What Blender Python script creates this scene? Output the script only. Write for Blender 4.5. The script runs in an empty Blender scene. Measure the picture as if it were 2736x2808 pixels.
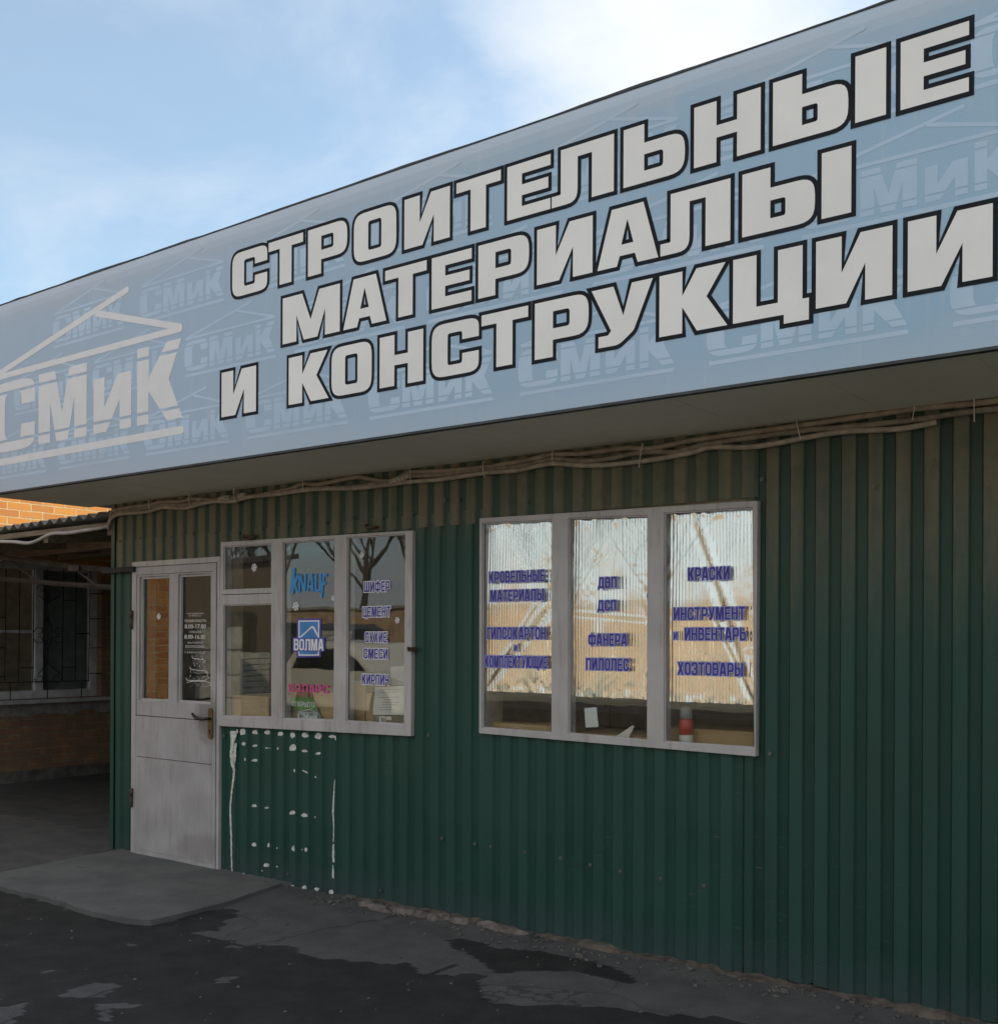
import bpy, bmesh, math, random
from mathutils import Vector, Matrix, noise
from mathutils.geometry import tessellate_polygon
R = math.radians
random.seed(7)
scene = bpy.context.scene
COL = scene.collection

# ------------------------------------------------------------------ camera
FPX, YAW, ROLL, CY = 2997.0, R(36.885), R(0.2824), 1755.7     # focal length, pan, roll and horizon row (photograph px)
CAM = Vector((0.0, -4.6, 1.5))
cam = bpy.data.cameras.new("camera")
cam.sensor_fit = 'HORIZONTAL'; cam.sensor_width = 36.0
cam.lens = FPX / 2736.0 * 36.0
cam.shift_y = (CY - 1404.0) / 2736.0
cam.clip_start = 0.05; cam.clip_end = 3000
camo = bpy.data.objects.new("camera", cam); COL.objects.link(camo)
camo.matrix_world = Matrix.Translation(CAM) @ Matrix.Rotation(YAW, 4, 'Z') @ Matrix.Rotation(R(90), 4, 'X') @ Matrix.Rotation(ROLL, 4, 'Z')
scene.camera = camo

# ------------------------------------------------------------------ light
SUN_EL, SUN_AZ = R(31), R(33)          # behind the shop, to its right
sd = Vector((math.sin(SUN_AZ) * math.cos(SUN_EL), math.cos(SUN_AZ) * math.cos(SUN_EL), math.sin(SUN_EL)))
sun = bpy.data.lights.new("sun", 'SUN'); sun.energy = 5.0; sun.angle = R(0.5); sun.color = (1.0, 0.83, 0.58)
suno = bpy.data.objects.new("sun", sun); COL.objects.link(suno)
suno.rotation_euler = sd.to_track_quat('Z', 'Y').to_euler()
suno.location = (4, 6, 9)
w = bpy.data.worlds.new("World"); scene.world = w; w.use_nodes = True
nt = w.node_tree; N = nt.nodes; L = nt.links
N.clear()
def nd(t, **k):
    n = N.new(t)
    for a, b in k.items(): setattr(n, a, b)
    return n
def mth(op, a, b=None, clamp=False):
    n = nd('ShaderNodeMath', operation=op, use_clamp=clamp)
    for i, x in enumerate((a, b)):
        if x is None: continue
        if isinstance(x, (int, float)): n.inputs[i].default_value = x
        else: L.new(x, n.inputs[i])
    return n.outputs[0]
out = nd('ShaderNodeOutputWorld'); bg = nd('ShaderNodeBackground')
sky = nd('ShaderNodeTexSky', sky_type='NISHITA', sun_disc=False, sun_elevation=SUN_EL, sun_rotation=SUN_AZ)
sky.air_density = 1.0; sky.dust_density = 0.6; sky.ozone_density = 1.0
SKY = 0.15
bg.inputs['Strength'].default_value = 0.1
tc = nd('ShaderNodeTexCoord'); sep = nd('ShaderNodeSeparateXYZ'); L.new(tc.outputs['Generated'], sep.inputs[0])
zz = mth('ADD', mth('MAXIMUM', sep.outputs['Z'], 0.0), 0.22)
cmb = nd('ShaderNodeCombineXYZ'); L.new(mth('DIVIDE', sep.outputs['X'], zz), cmb.inputs[0]); L.new(mth('DIVIDE', sep.outputs['Y'], zz), cmb.inputs[1])
def nz(scale, detail, rough, off, dist=0.0):
    mp = nd('ShaderNodeMapping'); mp.inputs['Location'].default_value = off; L.new(cmb.outputs[0], mp.inputs[0])
    n = nd('ShaderNodeTexNoise'); n.inputs['Scale'].default_value = scale; n.inputs['Detail'].default_value = detail
    n.inputs['Roughness'].default_value = rough; n.inputs['Distortion'].default_value = dist
    L.new(mp.outputs[0], n.inputs['Vector']); return n.outputs['Fac']
def ramp(x, lo, hi):
    n = nd('ShaderNodeMapRange', interpolation_type='SMOOTHSTEP')
    n.inputs[1].default_value = lo; n.inputs[2].default_value = hi; L.new(x, n.inputs[0]); return n.outputs[0]
n1 = nz(1.35, 7, 0.6, (3.1, 1.7, 0.0), 0.4)
n2 = nz(0.75, 4, 0.5, (9.0, 4.2, 2.0), 0.2)
# clouds gather towards the right of the view and over the yard behind the viewer
bias = mth('MULTIPLY', mth('MULTIPLY', ramp(sep.outputs['X'], -0.70, -0.45), mth('ADD', mth('MULTIPLY', ramp(mth('MULTIPLY', sep.outputs['X'], -1.0), 0.27, 0.41), 0.5), 0.5)), 0.38)
back = mth('MULTIPLY', ramp(mth('MULTIPLY', sep.outputs['Y'], -1.0), -0.15, 0.35), 0.34)
cov = mth('ADD', mth('ADD', mth('ADD', mth('MULTIPLY', n1, 0.62), mth('MULTIPLY', n2, 0.5)), bias), back)
veil = mth('ADD', mth('MULTIPLY', ramp(nz(2.3, 6, 0.62, (1.0, 5.0, 3.0), 0.8), 0.36, 0.78), 0.24), 0.24)     # thin high haze everywhere
mask = mth('MAXIMUM', ramp(cov, 0.62, 0.98), veil)
skys = nd('ShaderNodeVectorMath', operation='MULTIPLY'); L.new(sky.outputs[0], skys.inputs[0]); skys.inputs[1].default_value = tuple(SKY / 0.1 * q for q in (0.83, 1.07, 1.09))
mix = nd('ShaderNodeMix', data_type='RGBA'); L.new(mask, mix.inputs[0]); L.new(skys.outputs[0], mix.inputs[6])
mix.inputs[7].default_value = (7.5, 7.75, 7.95, 1)
L.new(mix.outputs[2], bg.inputs['Color']); L.new(bg.outputs[0], out.inputs[0])
scene.view_settings.view_transform = 'Standard'; scene.view_settings.look = 'None'
scene.view_settings.exposure = 0.42; scene.view_settings.gamma = 1.0
scene.cycles.max_bounces = 10; scene.cycles.transparent_max_bounces = 24

# ------------------------------------------------------------------ helpers
def ray(u, v):
    a, b = u - 1368.0, v - CY
    cr, sr = math.cos(ROLL), math.sin(ROLL)
    a, b = a * cr + b * sr, -a * sr + b * cr
    s, c = math.sin(YAW), math.cos(YAW)
    return Vector((a * c - FPX * s, a * s + FPX * c, -b))
def onY(u, v, y=0.0):
    r = ray(u, v); return CAM + r * ((y - CAM.y) / r.y)
def onZ(u, v, z=0.0):
    r = ray(u, v); return CAM + r * ((z - CAM.z) / r.z)
def onX(u, v, x):
    r = ray(u, v); return CAM + r * ((x - CAM.x) / r.x)
def xat(u, z, y):                          # x of the vertical line at column u, height z, plane y
    v = 1500.0
    for _ in range(5):
        p = onY(u, v, y); v += (p.z - z) * 400
    return onY(u, v, y).x
def zm(o, s):                              # a reader for coordinates measured in an enlarged view
    return lambda x, y: (o[0] + x / s, o[1] + y / s)
def sm(a, b, x):
    t = min(1, max(0, (x - a) / (b - a))); return t * t * (3 - 2 * t)
def pn(x, y=0., z=0.): return noise.noise(Vector((x, y, z)))

def tag(o, label=None, cat=None, group=None, kind=None):
    if label: o['label'] = label
    if cat: o['category'] = cat
    if group: o['group'] = group
    if kind: o['kind'] = kind
    return o
def thing(name, label, cat, loc=(0, 0, 0), group=None):
    o = bpy.data.objects.new(name, None); COL.objects.link(o); o.location = loc
    o.empty_display_size = 0.1
    return tag(o, label, cat, group)
class MB:
    def __init__(s): s.v = []; s.f = []
    def poly(s, pts):
        i = len(s.v); s.v += [tuple(p) for p in pts]; s.f.append(tuple(range(i, i + len(pts))))
    def box(s, a, b):
        (x0, y0, z0), (x1, y1, z1) = a, b
        s.hexa([(x0, y0, z0), (x1, y0, z0), (x1, y1, z0), (x0, y1, z0)], [(x0, y0, z1), (x1, y0, z1), (x1, y1, z1), (x0, y1, z1)])
    def hexa(s, lo, hi):                   # two matching quads (or n-gons), closed
        i = len(s.v); n = len(lo); s.v += [tuple(p) for p in lo] + [tuple(p) for p in hi]
        s.f.append(tuple(i + k for k in reversed(range(n)))); s.f.append(tuple(i + n + k for k in range(n)))
        for k in range(n):
            j = (k + 1) % n; s.f.append((i + k, i + j, i + n + j, i + n + k))
    def plate(s, rings, y0, y1):           # rings of (x,z): outer + holes, between planes y0 (front) and y1 (back)
        tess = tessellate_polygon([[Vector((p[0], p[1], 0)) for p in r] for r in rings])
        flat = [p for r in rings for p in r]
        i = len(s.v); n = len(flat)
        s.v += [(p[0], y0, p[1]) for p in flat]
        for t in tess: s.f.append(tuple(i + k for k in t))
        if y1 is not None:
            s.v += [(p[0], y1, p[1]) for p in flat]
            for t in tess: s.f.append(tuple(i + n + k for k in reversed(t)))
            o = i
            for r in rings:
                m = len(r)
                for k in range(m):
                    j = (k + 1) % m; s.f.append((o + k, o + j, o + n + j, o + n + k))
                o += m
    def tube(s, pts, r, seg=8, caps=True):
        pts = [Vector(p) for p in pts]; i0 = len(s.v); rr = r if isinstance(r, list) else [r] * len(pts)
        up = Vector((0, 0, 1))
        for k, p in enumerate(pts):
            d = (pts[min(k + 1, len(pts) - 1)] - pts[max(k - 1, 0)])
            d = d.normalized() if d.length > 1e-9 else Vector((1, 0, 0))
            a = d.cross(up if abs(d.z) < 0.95 else Vector((1, 0, 0))).normalized(); b = a.cross(d)
            for q in range(seg):
                t = 2 * math.pi * q / seg; s.v.append(tuple(p + (a * math.cos(t) + b * math.sin(t)) * rr[k]))
        for k in range(len(pts) - 1):
            for q in range(seg):
                q2 = (q + 1) % seg; A = i0 + k * seg; s.f.append((A + q, A + q2, A + seg + q2, A + seg + q))
        if caps:
            s.f.append(tuple(i0 + q for q in range(seg))[::-1]); e = i0 + (len(pts) - 1) * seg; s.f.append(tuple(e + q for q in range(seg)))
    def build(s, name, m, parent=None, smooth=False, bevel=0.0):
        me = bpy.data.meshes.new(name); me.from_pydata(s.v, [], s.f); me.update()
        bm = bmesh.new(); bm.from_mesh(me); bmesh.ops.recalc_face_normals(bm, faces=bm.faces); bm.to_mesh(me); bm.free()
        me.materials.append(m)
        if smooth:
            for p in me.polygons: p.use_smooth = True
        o = bpy.data.objects.new(name, me); COL.objects.link(o)
        if parent:
            o.parent = parent
            if parent.type == 'EMPTY': o.matrix_parent_inverse = Matrix.Translation(-Vector(parent.location))
        if bevel:
            b = o.modifiers.new('bevel', 'BEVEL'); b.width = bevel; b.segments = 2; b.limit_method = 'ANGLE'; b.angle_limit = R(40)
        return o
def flatsheet(name, rings, y, m, parent):  # a printed or stuck-on film facing the yard, wound towards -y
    b = MB(); b.plate(rings, y, None); o = b.build(name, m, parent)
    me = o.data; bm = bmesh.new(); bm.from_mesh(me)
    for f in bm.faces:
        if f.normal.y > 0: f.normal_flip()
    bm.to_mesh(me); bm.free(); return o
def curve_pts(ps, n=6):                    # Catmull-Rom through points
    ps = [Vector(p) for p in ps]; o = []
    for i in range(len(ps) - 1):
        p0, p1, p2, p3 = ps[max(i - 1, 0)], ps[i], ps[i + 1], ps[min(i + 2, len(ps) - 1)]
        for k in range(n):
            t = k / n
            o.append(0.5 * ((2 * p1) + (p2 - p0) * t + (2 * p0 - 5 * p1 + 4 * p2 - p3) * t * t + (3 * p1 - p0 - 3 * p2 + p3) * t ** 3))
    o.append(ps[-1]); return o

# ------------------------------------------------------------------ materials
class MT:                                   # small node-graph helper
    def __init__(s, name):
        s.m = bpy.data.materials.new(name); s.m.use_nodes = True; s.t = s.m.node_tree; s.n = s.t.nodes
        s.b = s.n['Principled BSDF']; s.l = s.t.links
        g = s.n.new('ShaderNodeNewGeometry'); s.pos = g.outputs['Position']; s.nor = g.outputs['Normal']
        sx = s.n.new('ShaderNodeSeparateXYZ'); s.l.new(s.pos, sx.inputs[0]); s.x, s.y, s.z = sx.outputs
    def put(s, x, i):
        if isinstance(x, (int, float)): i.default_value = x
        elif isinstance(x, (tuple, list)): i.default_value = tuple(x) + (1,) if len(x) == 3 and i.type == 'RGBA' else x
        else: s.l.new(x, i)
    def math(s, op, a, b=0.0, clamp=False):
        n = s.n.new('ShaderNodeMath'); n.operation = op; n.use_clamp = clamp; s.put(a, n.inputs[0]); s.put(b, n.inputs[1]); return n.outputs[0]
    def map(s, scale=(1, 1, 1), loc=(0, 0, 0), src=None):
        n = s.n.new('ShaderNodeMapping'); s.l.new(src or s.pos, n.inputs[0]); n.inputs['Scale'].default_value = scale; n.inputs['Location'].default_value = loc; return n.outputs[0]
    def noise(s, scale, detail=5, rough=0.55, vec=None, dist=0.0):
        n = s.n.new('ShaderNodeTexNoise'); n.inputs['Scale'].default_value = scale; n.inputs['Detail'].default_value = detail
        n.inputs['Roughness'].default_value = rough; n.inputs['Distortion'].default_value = dist; s.l.new(vec or s.pos, n.inputs['Vector']); return n.outputs['Fac']
    def ramp(s, x, lo, hi, a=0.0, b=1.0):
        n = s.n.new('ShaderNodeMapRange'); n.interpolation_type = 'SMOOTHSTEP'; s.put(x, n.inputs[0])
        n.inputs[1].default_value = lo; n.inputs[2].default_value = hi; n.inputs[3].default_value = a; n.inputs[4].default_value = b; return n.outputs[0]
    def mix(s, f, a, b, mode='MIX'):
        n = s.n.new('ShaderNodeMix'); n.data_type = 'RGBA'; n.blend_type = mode; s.put(f, n.inputs[0]); s.put(a, n.inputs[6]); s.put(b, n.inputs[7]); return n.outputs[2]
    def bump(s, h, strength=0.3, dist=0.01, nrm=None):
        n = s.n.new('ShaderNodeBump'); n.inputs['Strength'].default_value = strength; n.inputs['Distance'].default_value = dist; s.l.new(h, n.inputs['Height'])
        if nrm: s.l.new(nrm, n.inputs['Normal'])
        s.l.new(n.outputs[0], s.b.inputs['Normal']); return n.outputs[0]
    def done(s, col, rough=0.6, metal=0.0, spec=None):
        s.put(col, s.b.inputs['Base Color']); s.put(rough, s.b.inputs['Roughness']); s.put(metal, s.b.inputs['Metallic'])
        if spec is not None: s.put(spec, s.b.inputs['Specular IOR Level'])
        return s.m
def plain(name, col, rough=0.6, metal=0.0, var=0.18, scale=9.0, bump=0.0, bscale=60.0, spec=None):
    t = MT(name); n = t.noise(scale, 6, 0.6)
    d = tuple(c * (1 - var) for c in col); u = tuple(min(1, c * (1 + var)) for c in col)
    c = t.mix(t.ramp(n, 0.3, 0.7), d, u)
    if bump: t.bump(t.noise(bscale, 5), bump, 0.004)
    return t.done(c, rough, metal, spec)
def worn_paint(name, base, chip, dirt, dirt_amt=0.5, rough=0.55, spots=()):
    t = MT(name)
    big = t.noise(3.0, 6, 0.6); st = t.noise(5.0, 5, 0.6, t.map((6, 6, 0.8))); fine = t.noise(70, 4, 0.6)
    c = t.mix(t.ramp(big, 0.3, 0.72), tuple(x * 0.86 for x in base), tuple(min(1, x * 1.1) for x in base))
    c = t.mix(t.math('MULTIPLY', t.ramp(st, 0.48, 0.75), dirt_amt), c, dirt)
    c = t.mix(t.ramp(t.noise(26, 7, 0.75), 0.665, 0.70), c, chip)
    for (sx, sz, rx, rz, am, sc) in spots:          # hand grime round the handle, rust under the hinges
        dx, dz = t.math('MULTIPLY', t.math('SUBTRACT', t.x, sx), 1 / rx), t.math('MULTIPLY', t.math('SUBTRACT', t.z, sz), 1 / rz)
        d = t.math('ADD', t.math('ADD', t.math('MULTIPLY', dx, dx), t.math('MULTIPLY', dz, dz)), t.math('MULTIPLY', t.math('SUBTRACT', t.noise(18, 5, .7), .5), 1.2))
        c = t.mix(t.ramp(d, 1.0, 0.1, 0, am), c, sc)
    t.bump(t.math('ADD', t.math('MULTIPLY', fine, 0.4), t.noise(14, 4)), 0.25, 0.004)
    return t.done(c, t.ramp(big, 0.2, 0.8, rough - 0.1, rough + 0.15))

M_frame = worn_paint('lilac_grey_paint', (0.392, 0.384, 0.388), (0.16, 0.12, 0.09), (0.22, 0.185, 0.15), 0.55, 0.5)
M_door = worn_paint('door_paint', (0.335, 0.335, 0.35), (0.16, 0.13, 0.11), (0.19, 0.18, 0.165), 0.45, 0.45, ((-5.80, 0.99, .16, .22, .65, (0.12, 0.11, 0.10)), (-6.66, 0.55, .05, .12, .9, (0.05, 0.035, 0.025)), (-6.66, 1.62, .04, .10, .9, (0.06, 0.04, 0.03)), (-5.85, 0.12, .35, .12, .4, (0.15, 0.14, 0.13))))
M_dark = plain('dark_gap', (0.012, 0.012, 0.012), 0.8)
M_rust = plain('rusty_steel', (0.07, 0.045, 0.03), 0.75, 0.2, 0.4, 30)
M_black = plain('black_lettering', (0.010, 0.013, 0.018), 0.6, var=0.2, spec=0.12)
def cladding(name, dust_lo, dust_hi, tint=1.0):
    t = MT(name)
    big = t.noise(1.6, 5, 0.6); fin = t.noise(45, 5, 0.7); st = t.noise(7, 5, 0.65, t.map((9, 9, 0.7)))
    g0, g1 = (0.0070 * tint, 0.043 * tint, 0.031 * tint), (0.0110 * tint, 0.053 * tint, 0.041 * tint)
    c = t.mix(t.ramp(big, 0.3, 0.7), g0, g1)
    c = t.mix(t.math('MULTIPLY', t.ramp(st, 0.5, 0.8), 0.25), c, (0.024, 0.054, 0.044))
    raised = t.ramp(t.y, 0.0078, 0.0026)                     # outer ribs: paler green all over, dust clinging higher up
    c = t.mix(t.math('MULTIPLY', raised, t.ramp(t.noise(1.0, 2, 0.5, t.map((5.3, .1, .5))), 0.3, 0.7, 0.35, 0.75)), c, (0.0195, 0.064, 0.053))
    up = t.ramp(t.math('ADD', t.z, t.math('MULTIPLY', t.math('SUBTRACT', st, 0.5), 0.5)), dust_lo, dust_hi)
    d = t.math('MULTIPLY', t.math('MULTIPLY', up, t.math('ADD', t.math('MULTIPLY', raised, t.ramp(t.noise(1.0, 2, 0.5, t.map((9.5, .1, .25))), 0.3, 0.65, 0.35, 0.78)), 0.14)), t.ramp(t.noise(11, 6, 0.7), 0.2, 0.62, 0.55, 1.0))
    c = t.mix(d, c, (0.170, 0.148, 0.100))
    low = t.math('MULTIPLY', t.ramp(t.math('ADD', t.z, t.math('MULTIPLY', t.math('SUBTRACT', fin, 0.5), 0.35)), 0.22, -0.02), 0.5)   # mud splashed on the bottom edge
    c = t.mix(low, c, (0.040, 0.056, 0.063))
    c = t.mix(t.ramp(t.noise(33, 6, 0.8), 0.735, 0.76), c, (0.20, 0.22, 0.20))
    sc = t.noise(40, 5, 0.7, t.map((.12, 1, 2.2))); c = t.mix(t.math('MULTIPLY', t.ramp(sc, 0.61, 0.68), t.math('MULTIPLY', t.ramp(t.noise(1.3, 3), 0.52, 0.62), t.ramp(t.z, 1.1, 0.5))), c, (0.075, 0.095, 0.09))     # scuffs
    t.bump(t.math('ADD', t.math('MULTIPLY', fin, 0.25), t.noise(3.5, 3)), 0.4, 0.012)
    return t.done(c, t.math('ADD', t.math('MULTIPLY', d, 0.3), t.ramp(big, 0.2, 0.8, 0.45, 0.6)), 0.0, 0.3)
M_cladL = cladding('green_cladding', 1.95, 2.35)
M_cladR = cladding('green_cladding_faded', 1.35, 2.35, 0.78)
M_cladU = cladding('green_cladding_dusty', 1.7, 2.1, 0.95)
def glass():
    t = MT('window_glass'); t.n.remove(t.b); o = t.n['Material Output']
    lw = t.n.new('ShaderNodeLayerWeight'); lw.inputs[0].default_value = 0.5
    wav = t.n.new('ShaderNodeBump'); wav.inputs['Strength'].default_value = 0.12; wav.inputs['Distance'].default_value = 0.006
    t.l.new(t.noise(2.6, 2, 0.4), wav.inputs['Height'])
    f = t.math('MULTIPLY', t.math('ADD', t.math('MULTIPLY', t.math('POWER', lw.outputs['Facing'], 5.0), 0.94), 0.05), 1.3, True)
    tr = t.n.new('ShaderNodeBsdfTransparent'); tr.inputs[0].default_value = (0.93, 0.95, 0.94, 1)
    gl = t.n.new('ShaderNodeBsdfGlossy'); gl.inputs['Roughness'].default_value = 0.012; t.l.new(wav.outputs[0], gl.inputs['Normal'])
    df = t.n.new('ShaderNodeBsdfDiffuse'); df.inputs[0].default_value = (0.32, 0.30, 0.26, 1)
    m1 = t.n.new('ShaderNodeMixShader'); t.l.new(t.ramp(t.noise(4, 6, 0.7, t.map((3, 3, 1))), 0.35, 0.8, 0.012, 0.06), m1.inputs[0]); t.l.new(tr.outputs[0], m1.inputs[1]); t.l.new(df.outputs[0], m1.inputs[2])
    m2 = t.n.new('ShaderNodeMixShader'); t.l.new(f, m2.inputs[0]); t.l.new(m1.outputs[0], m2.inputs[1]); t.l.new(gl.outputs[0], m2.inputs[2])
    t.l.new(m2.outputs[0], o.inputs[0]); return t.m
M_glass = glass()
def brick(name, k=1.0, axis='YZ'):
    t = MT(name); cb = t.n.new('ShaderNodeCombineXYZ')
    wob = t.math('MULTIPLY', t.math('SUBTRACT', t.noise(14, 4), 0.5), 0.022)
    t.l.new(t.math('ADD', t.y if axis == 'YZ' else t.x, wob), cb.inputs[0]); t.l.new(t.math('ADD', t.z, t.math('MULTIPLY', t.math('SUBTRACT', t.noise(17, 4), 0.5), 0.016)), cb.inputs[1])
    b = t.n.new('ShaderNodeTexBrick'); t.l.new(cb.outputs[0], b.inputs['Vector']); b.inputs['Scale'].default_value = 1.0
    b.inputs['Brick Width'].default_value = 0.262; b.inputs['Row Height'].default_value = 0.079; b.inputs['Mortar Size'].default_value = 0.0075
    b.inputs['Mortar Smooth'].default_value = 0.25; b.inputs['Bias'].default_value = -0.1
    b.inputs['Color1'].default_value = (0.56 * k, 0.255 * k, 0.060 * k, 1); b.inputs['Color2'].default_value = (0.42 * k, 0.155 * k, 0.045 * k, 1); b.inputs['Mortar'].default_value = (0.56 * k, 0.44 * k, 0.26 * k, 1)
    c = t.mix(t.ramp(t.noise(9, 6, 0.7), 0.45, 0.75, 0, 0.55), b.outputs['Color'], (0.42 * k, 0.22 * k, 0.09 * k))
    c = t.mix(t.ramp(t.noise(2.3, 6, 0.65), 0.60, 0.68, 0, 0.35), c, (0.34 * k, 0.27 * k, 0.19 * k))
    if axis == 'YZ':      # grime plus painted shade on the courses under the lean-to roof
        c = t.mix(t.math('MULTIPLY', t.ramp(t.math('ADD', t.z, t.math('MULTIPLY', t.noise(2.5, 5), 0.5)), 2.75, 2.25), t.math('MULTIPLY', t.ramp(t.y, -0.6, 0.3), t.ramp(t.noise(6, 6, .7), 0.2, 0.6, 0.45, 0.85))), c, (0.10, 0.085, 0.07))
    t.bump(t.math('ADD', t.math('MULTIPLY', b.outputs['Fac'], -1.0), t.math('MULTIPLY', t.noise(60, 5, 0.7), 0.5)), 0.8, 0.012)
    return t.done(c, 0.9)
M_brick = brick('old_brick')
M_brick2 = plain('fence_brick', (0.36, 0.245, 0.165), 0.9, var=0.3, scale=3.0, bump=0.5, bscale=20)

# ------------------------------------------------------------------ letter shapes (unit box, corner radius as 3rd value)
def glyph(ch, t=0.34, h=0.2):
    Rr, r = 0.30, 0.07
    if ch == 'c': return [[(0, 0, .44), (1, 0, .44), (1, .36), (.72, .36), (.70, .15, .14), (.36, .15, .2), (.36, .85, .2), (.70, .85, .14), (.72, .64), (1, .64), (1, 1, .44), (0, 1, .44)]]
    def RR(x0, z0, x1, z1, q): return [(x0, z0, q), (x1, z0, q), (x1, z1, q), (x0, z1, q)]
    def hole(p): return list(reversed(p))
    k = min(0.46, t * 1.18)
    if ch == 'С': return [[(0, 0, Rr), (1, 0, Rr), (1, .38), (1 - t, .38), (1 - t, h, r), (t, h, r), (t, 1 - h, r), (1 - t, 1 - h, r), (1 - t, .64), (1, .64), (1, 1, Rr), (0, 1, Rr)]]
    if ch == 'Т': return [[(.5 - t / 2, 0), (.5 + t / 2, 0), (.5 + t / 2, 1 - h), (1, 1 - h), (1, 1), (0, 1), (0, 1 - h), (.5 - t / 2, 1 - h)]]
    if ch == 'Р': return [[(0, 0), (t, 0), (t, .30), (1, .30, Rr), (1, 1, Rr), (0, 1)], hole([(t, .30 + h), (1 - t, .30 + h, r), (1 - t, 1 - h, r), (t, 1 - h)])]
    if ch in 'О0': return [RR(0, 0, 1, 1, Rr), hole(RR(t, h, 1 - t, 1 - h, r))]
    if ch == 'И': return [[(0, 0), (k, 0), (1 - t, .54), (1 - t, 0), (1, 0), (1, 1), (1 - k, 1), (t, .46), (t, 1), (0, 1)]]
    if ch == 'Е': return [[(0, 0), (1, 0), (1, h), (t, h), (t, .5 - h / 2), (.95, .5 - h / 2), (.95, .5 + h / 2), (t, .5 + h / 2), (t, 1 - h), (1, 1 - h), (1, 1), (0, 1)]]
    if ch == 'Л':
        a = .15
        return [[(0, 0), (a + t * .8, 0, .24), (a + t * .8, 1 - h), (1 - t, 1 - h), (1 - t, 0), (1, 0), (1, 1), (a, 1), (a, h, .03), (0, h)]]
    if ch == 'Ь': return [[(0, 0), (1, 0, Rr), (1, .68, Rr), (t, .68), (t, 1), (0, 1)], hole([(t, h), (1 - t, h, r), (1 - t, .68 - h, r), (t, .68 - h)])]
    if ch == 'Ы':
        q = .68; tt = t * .78
        return [[(0, 0), (q, 0, .28), (q, .68, .28), (tt, .68), (tt, 1), (0, 1)], hole([(tt, h), (q - tt, h, .05), (q - tt, .68 - h, .05), (tt, .68 - h)]), [(.74, 0), (1, 0), (1, 1), (.74, 1)]]
    if ch == 'Н': return [[(0, 0), (t, 0), (t, .5 - h / 2), (1 - t, .5 - h / 2), (1 - t, 0), (1, 0), (1, 1), (1 - t, 1), (1 - t, .5 + h / 2), (t, .5 + h / 2), (t, 1), (0, 1)]]
    if ch == 'М': return [[(0, 0), (.25, 0), (.25, .56), (.38, 0), (.62, 0), (.75, .56), (.75, 0), (1, 0), (1, 1), (.65, 1), (.5, .40), (.35, 1), (0, 1)]]
    if ch == 'А': return [[(0, 0), (t * .95, 0), (t + .03, .17), (.97 - t, .17), (1 - t * .95, 0), (1, 0), (.76, 1), (.24, 1)], [(.5, .78), (.60, .36), (.40, .36)]]
    if ch == 'К': return [[(0, 0), (t, 0), (t, .42), (.97 - k, 0), (1, 0), (.70, .52), (.97, 1), (.96 - k, 1), (t, .60), (t, 1), (0, 1)]]
    if ch == 'У': return [[(.12, 0), (.46, 0, .10), (.70, .20, .06), (1, 1), (1 - k * .82, 1), (.53, .48), (k * .9, 1), (0, 1), (.33, .26), (.28, .19, .02), (.12, .19)]]
    if ch == 'Ц': return [[(0, 0), (.74, 0), (.74, -.14), (1.09, -.14), (1.09, h * .95), (1, h * .95), (1, 1), (1 - t, 1), (1 - t, h), (t, h), (t, 1), (0, 1)]]
    if ch == 'Ш': return [[(0, 0), (1, 0), (1, 1), (.77, 1), (.77, h), (.615, h), (.615, 1), (.385, 1), (.385, h), (.23, h), (.23, 1), (0, 1)]]
    if ch == 'Щ': return [[(0, 0), (.86, 0), (.86, -.15), (1.06, -.15), (1.06, h), (.97, h), (.97, 1), (.75, 1), (.75, h), (.6, h), (.6, 1), (.375, 1), (.375, h), (.22, h), (.22, 1), (0, 1)]]
    if ch == 'Г': return [[(0, 0), (t, 0), (t, 1 - h), (1, 1 - h), (1, 1), (0, 1)]]
    if ch == 'П': return [[(0, 0), (t, 0), (t, 1 - h), (1 - t, 1 - h), (1 - t, 0), (1, 0), (1, 1), (0, 1)]]
    if ch == 'Ч': return [[(1 - t, 0), (1, 0), (1, 1), (1 - t, 1), (1 - t, .58), (t, .58, .04), (t, 1), (0, 1), (0, .38, .2), (1 - t, .38)]]
    if ch == 'В': return [[(0, 0), (1, 0, .24), (1, .5, .16), (.93, .52), (.96, 1, .24), (0, 1)], hole([(t, h), (1 - t, h, .05), (1 - t, .45, .05), (t, .45)]), hole([(t, .60), (.95 - t, .60, .04), (.95 - t, 1 - h, .04), (t, 1 - h)])]
    if ch == 'Б': return [[(0, 0), (1, 0, .28), (1, .62, .28), (t, .62), (t, 1 - h), (.92, 1 - h), (.92, 1), (0, 1)], hole([(t, h), (1 - t, h, .05), (1 - t, .62 - h, .05), (t, .62 - h)])]
    if ch == 'Д': return [[(0, -.14), (.2, -.14), (.2, 0), (.8, 0), (.8, -.14), (1, -.14), (1, h), (.92, h), (.92, 1), (.2, 1), (.12, h), (0, h)], hole([(.12 + t * .85, h), (.92 - t, h), (.92 - t, 1 - h), (.2 + t * .7, 1 - h)])]
    if ch == 'З': return [[(0, 0, .28), (1, 0, .28), (1, .45, .10), (.84, .5), (1, .55, .10), (1, 1, .28), (0, 1, .28), (0, .68), (t, .68), (t, 1 - h, .05), (1 - t, 1 - h, .05), (1 - t, .58), (.4, .58), (.4, .42), (1 - t, .42), (1 - t, h, .05), (t, h, .05), (t, .34), (0, .34)]]
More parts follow.
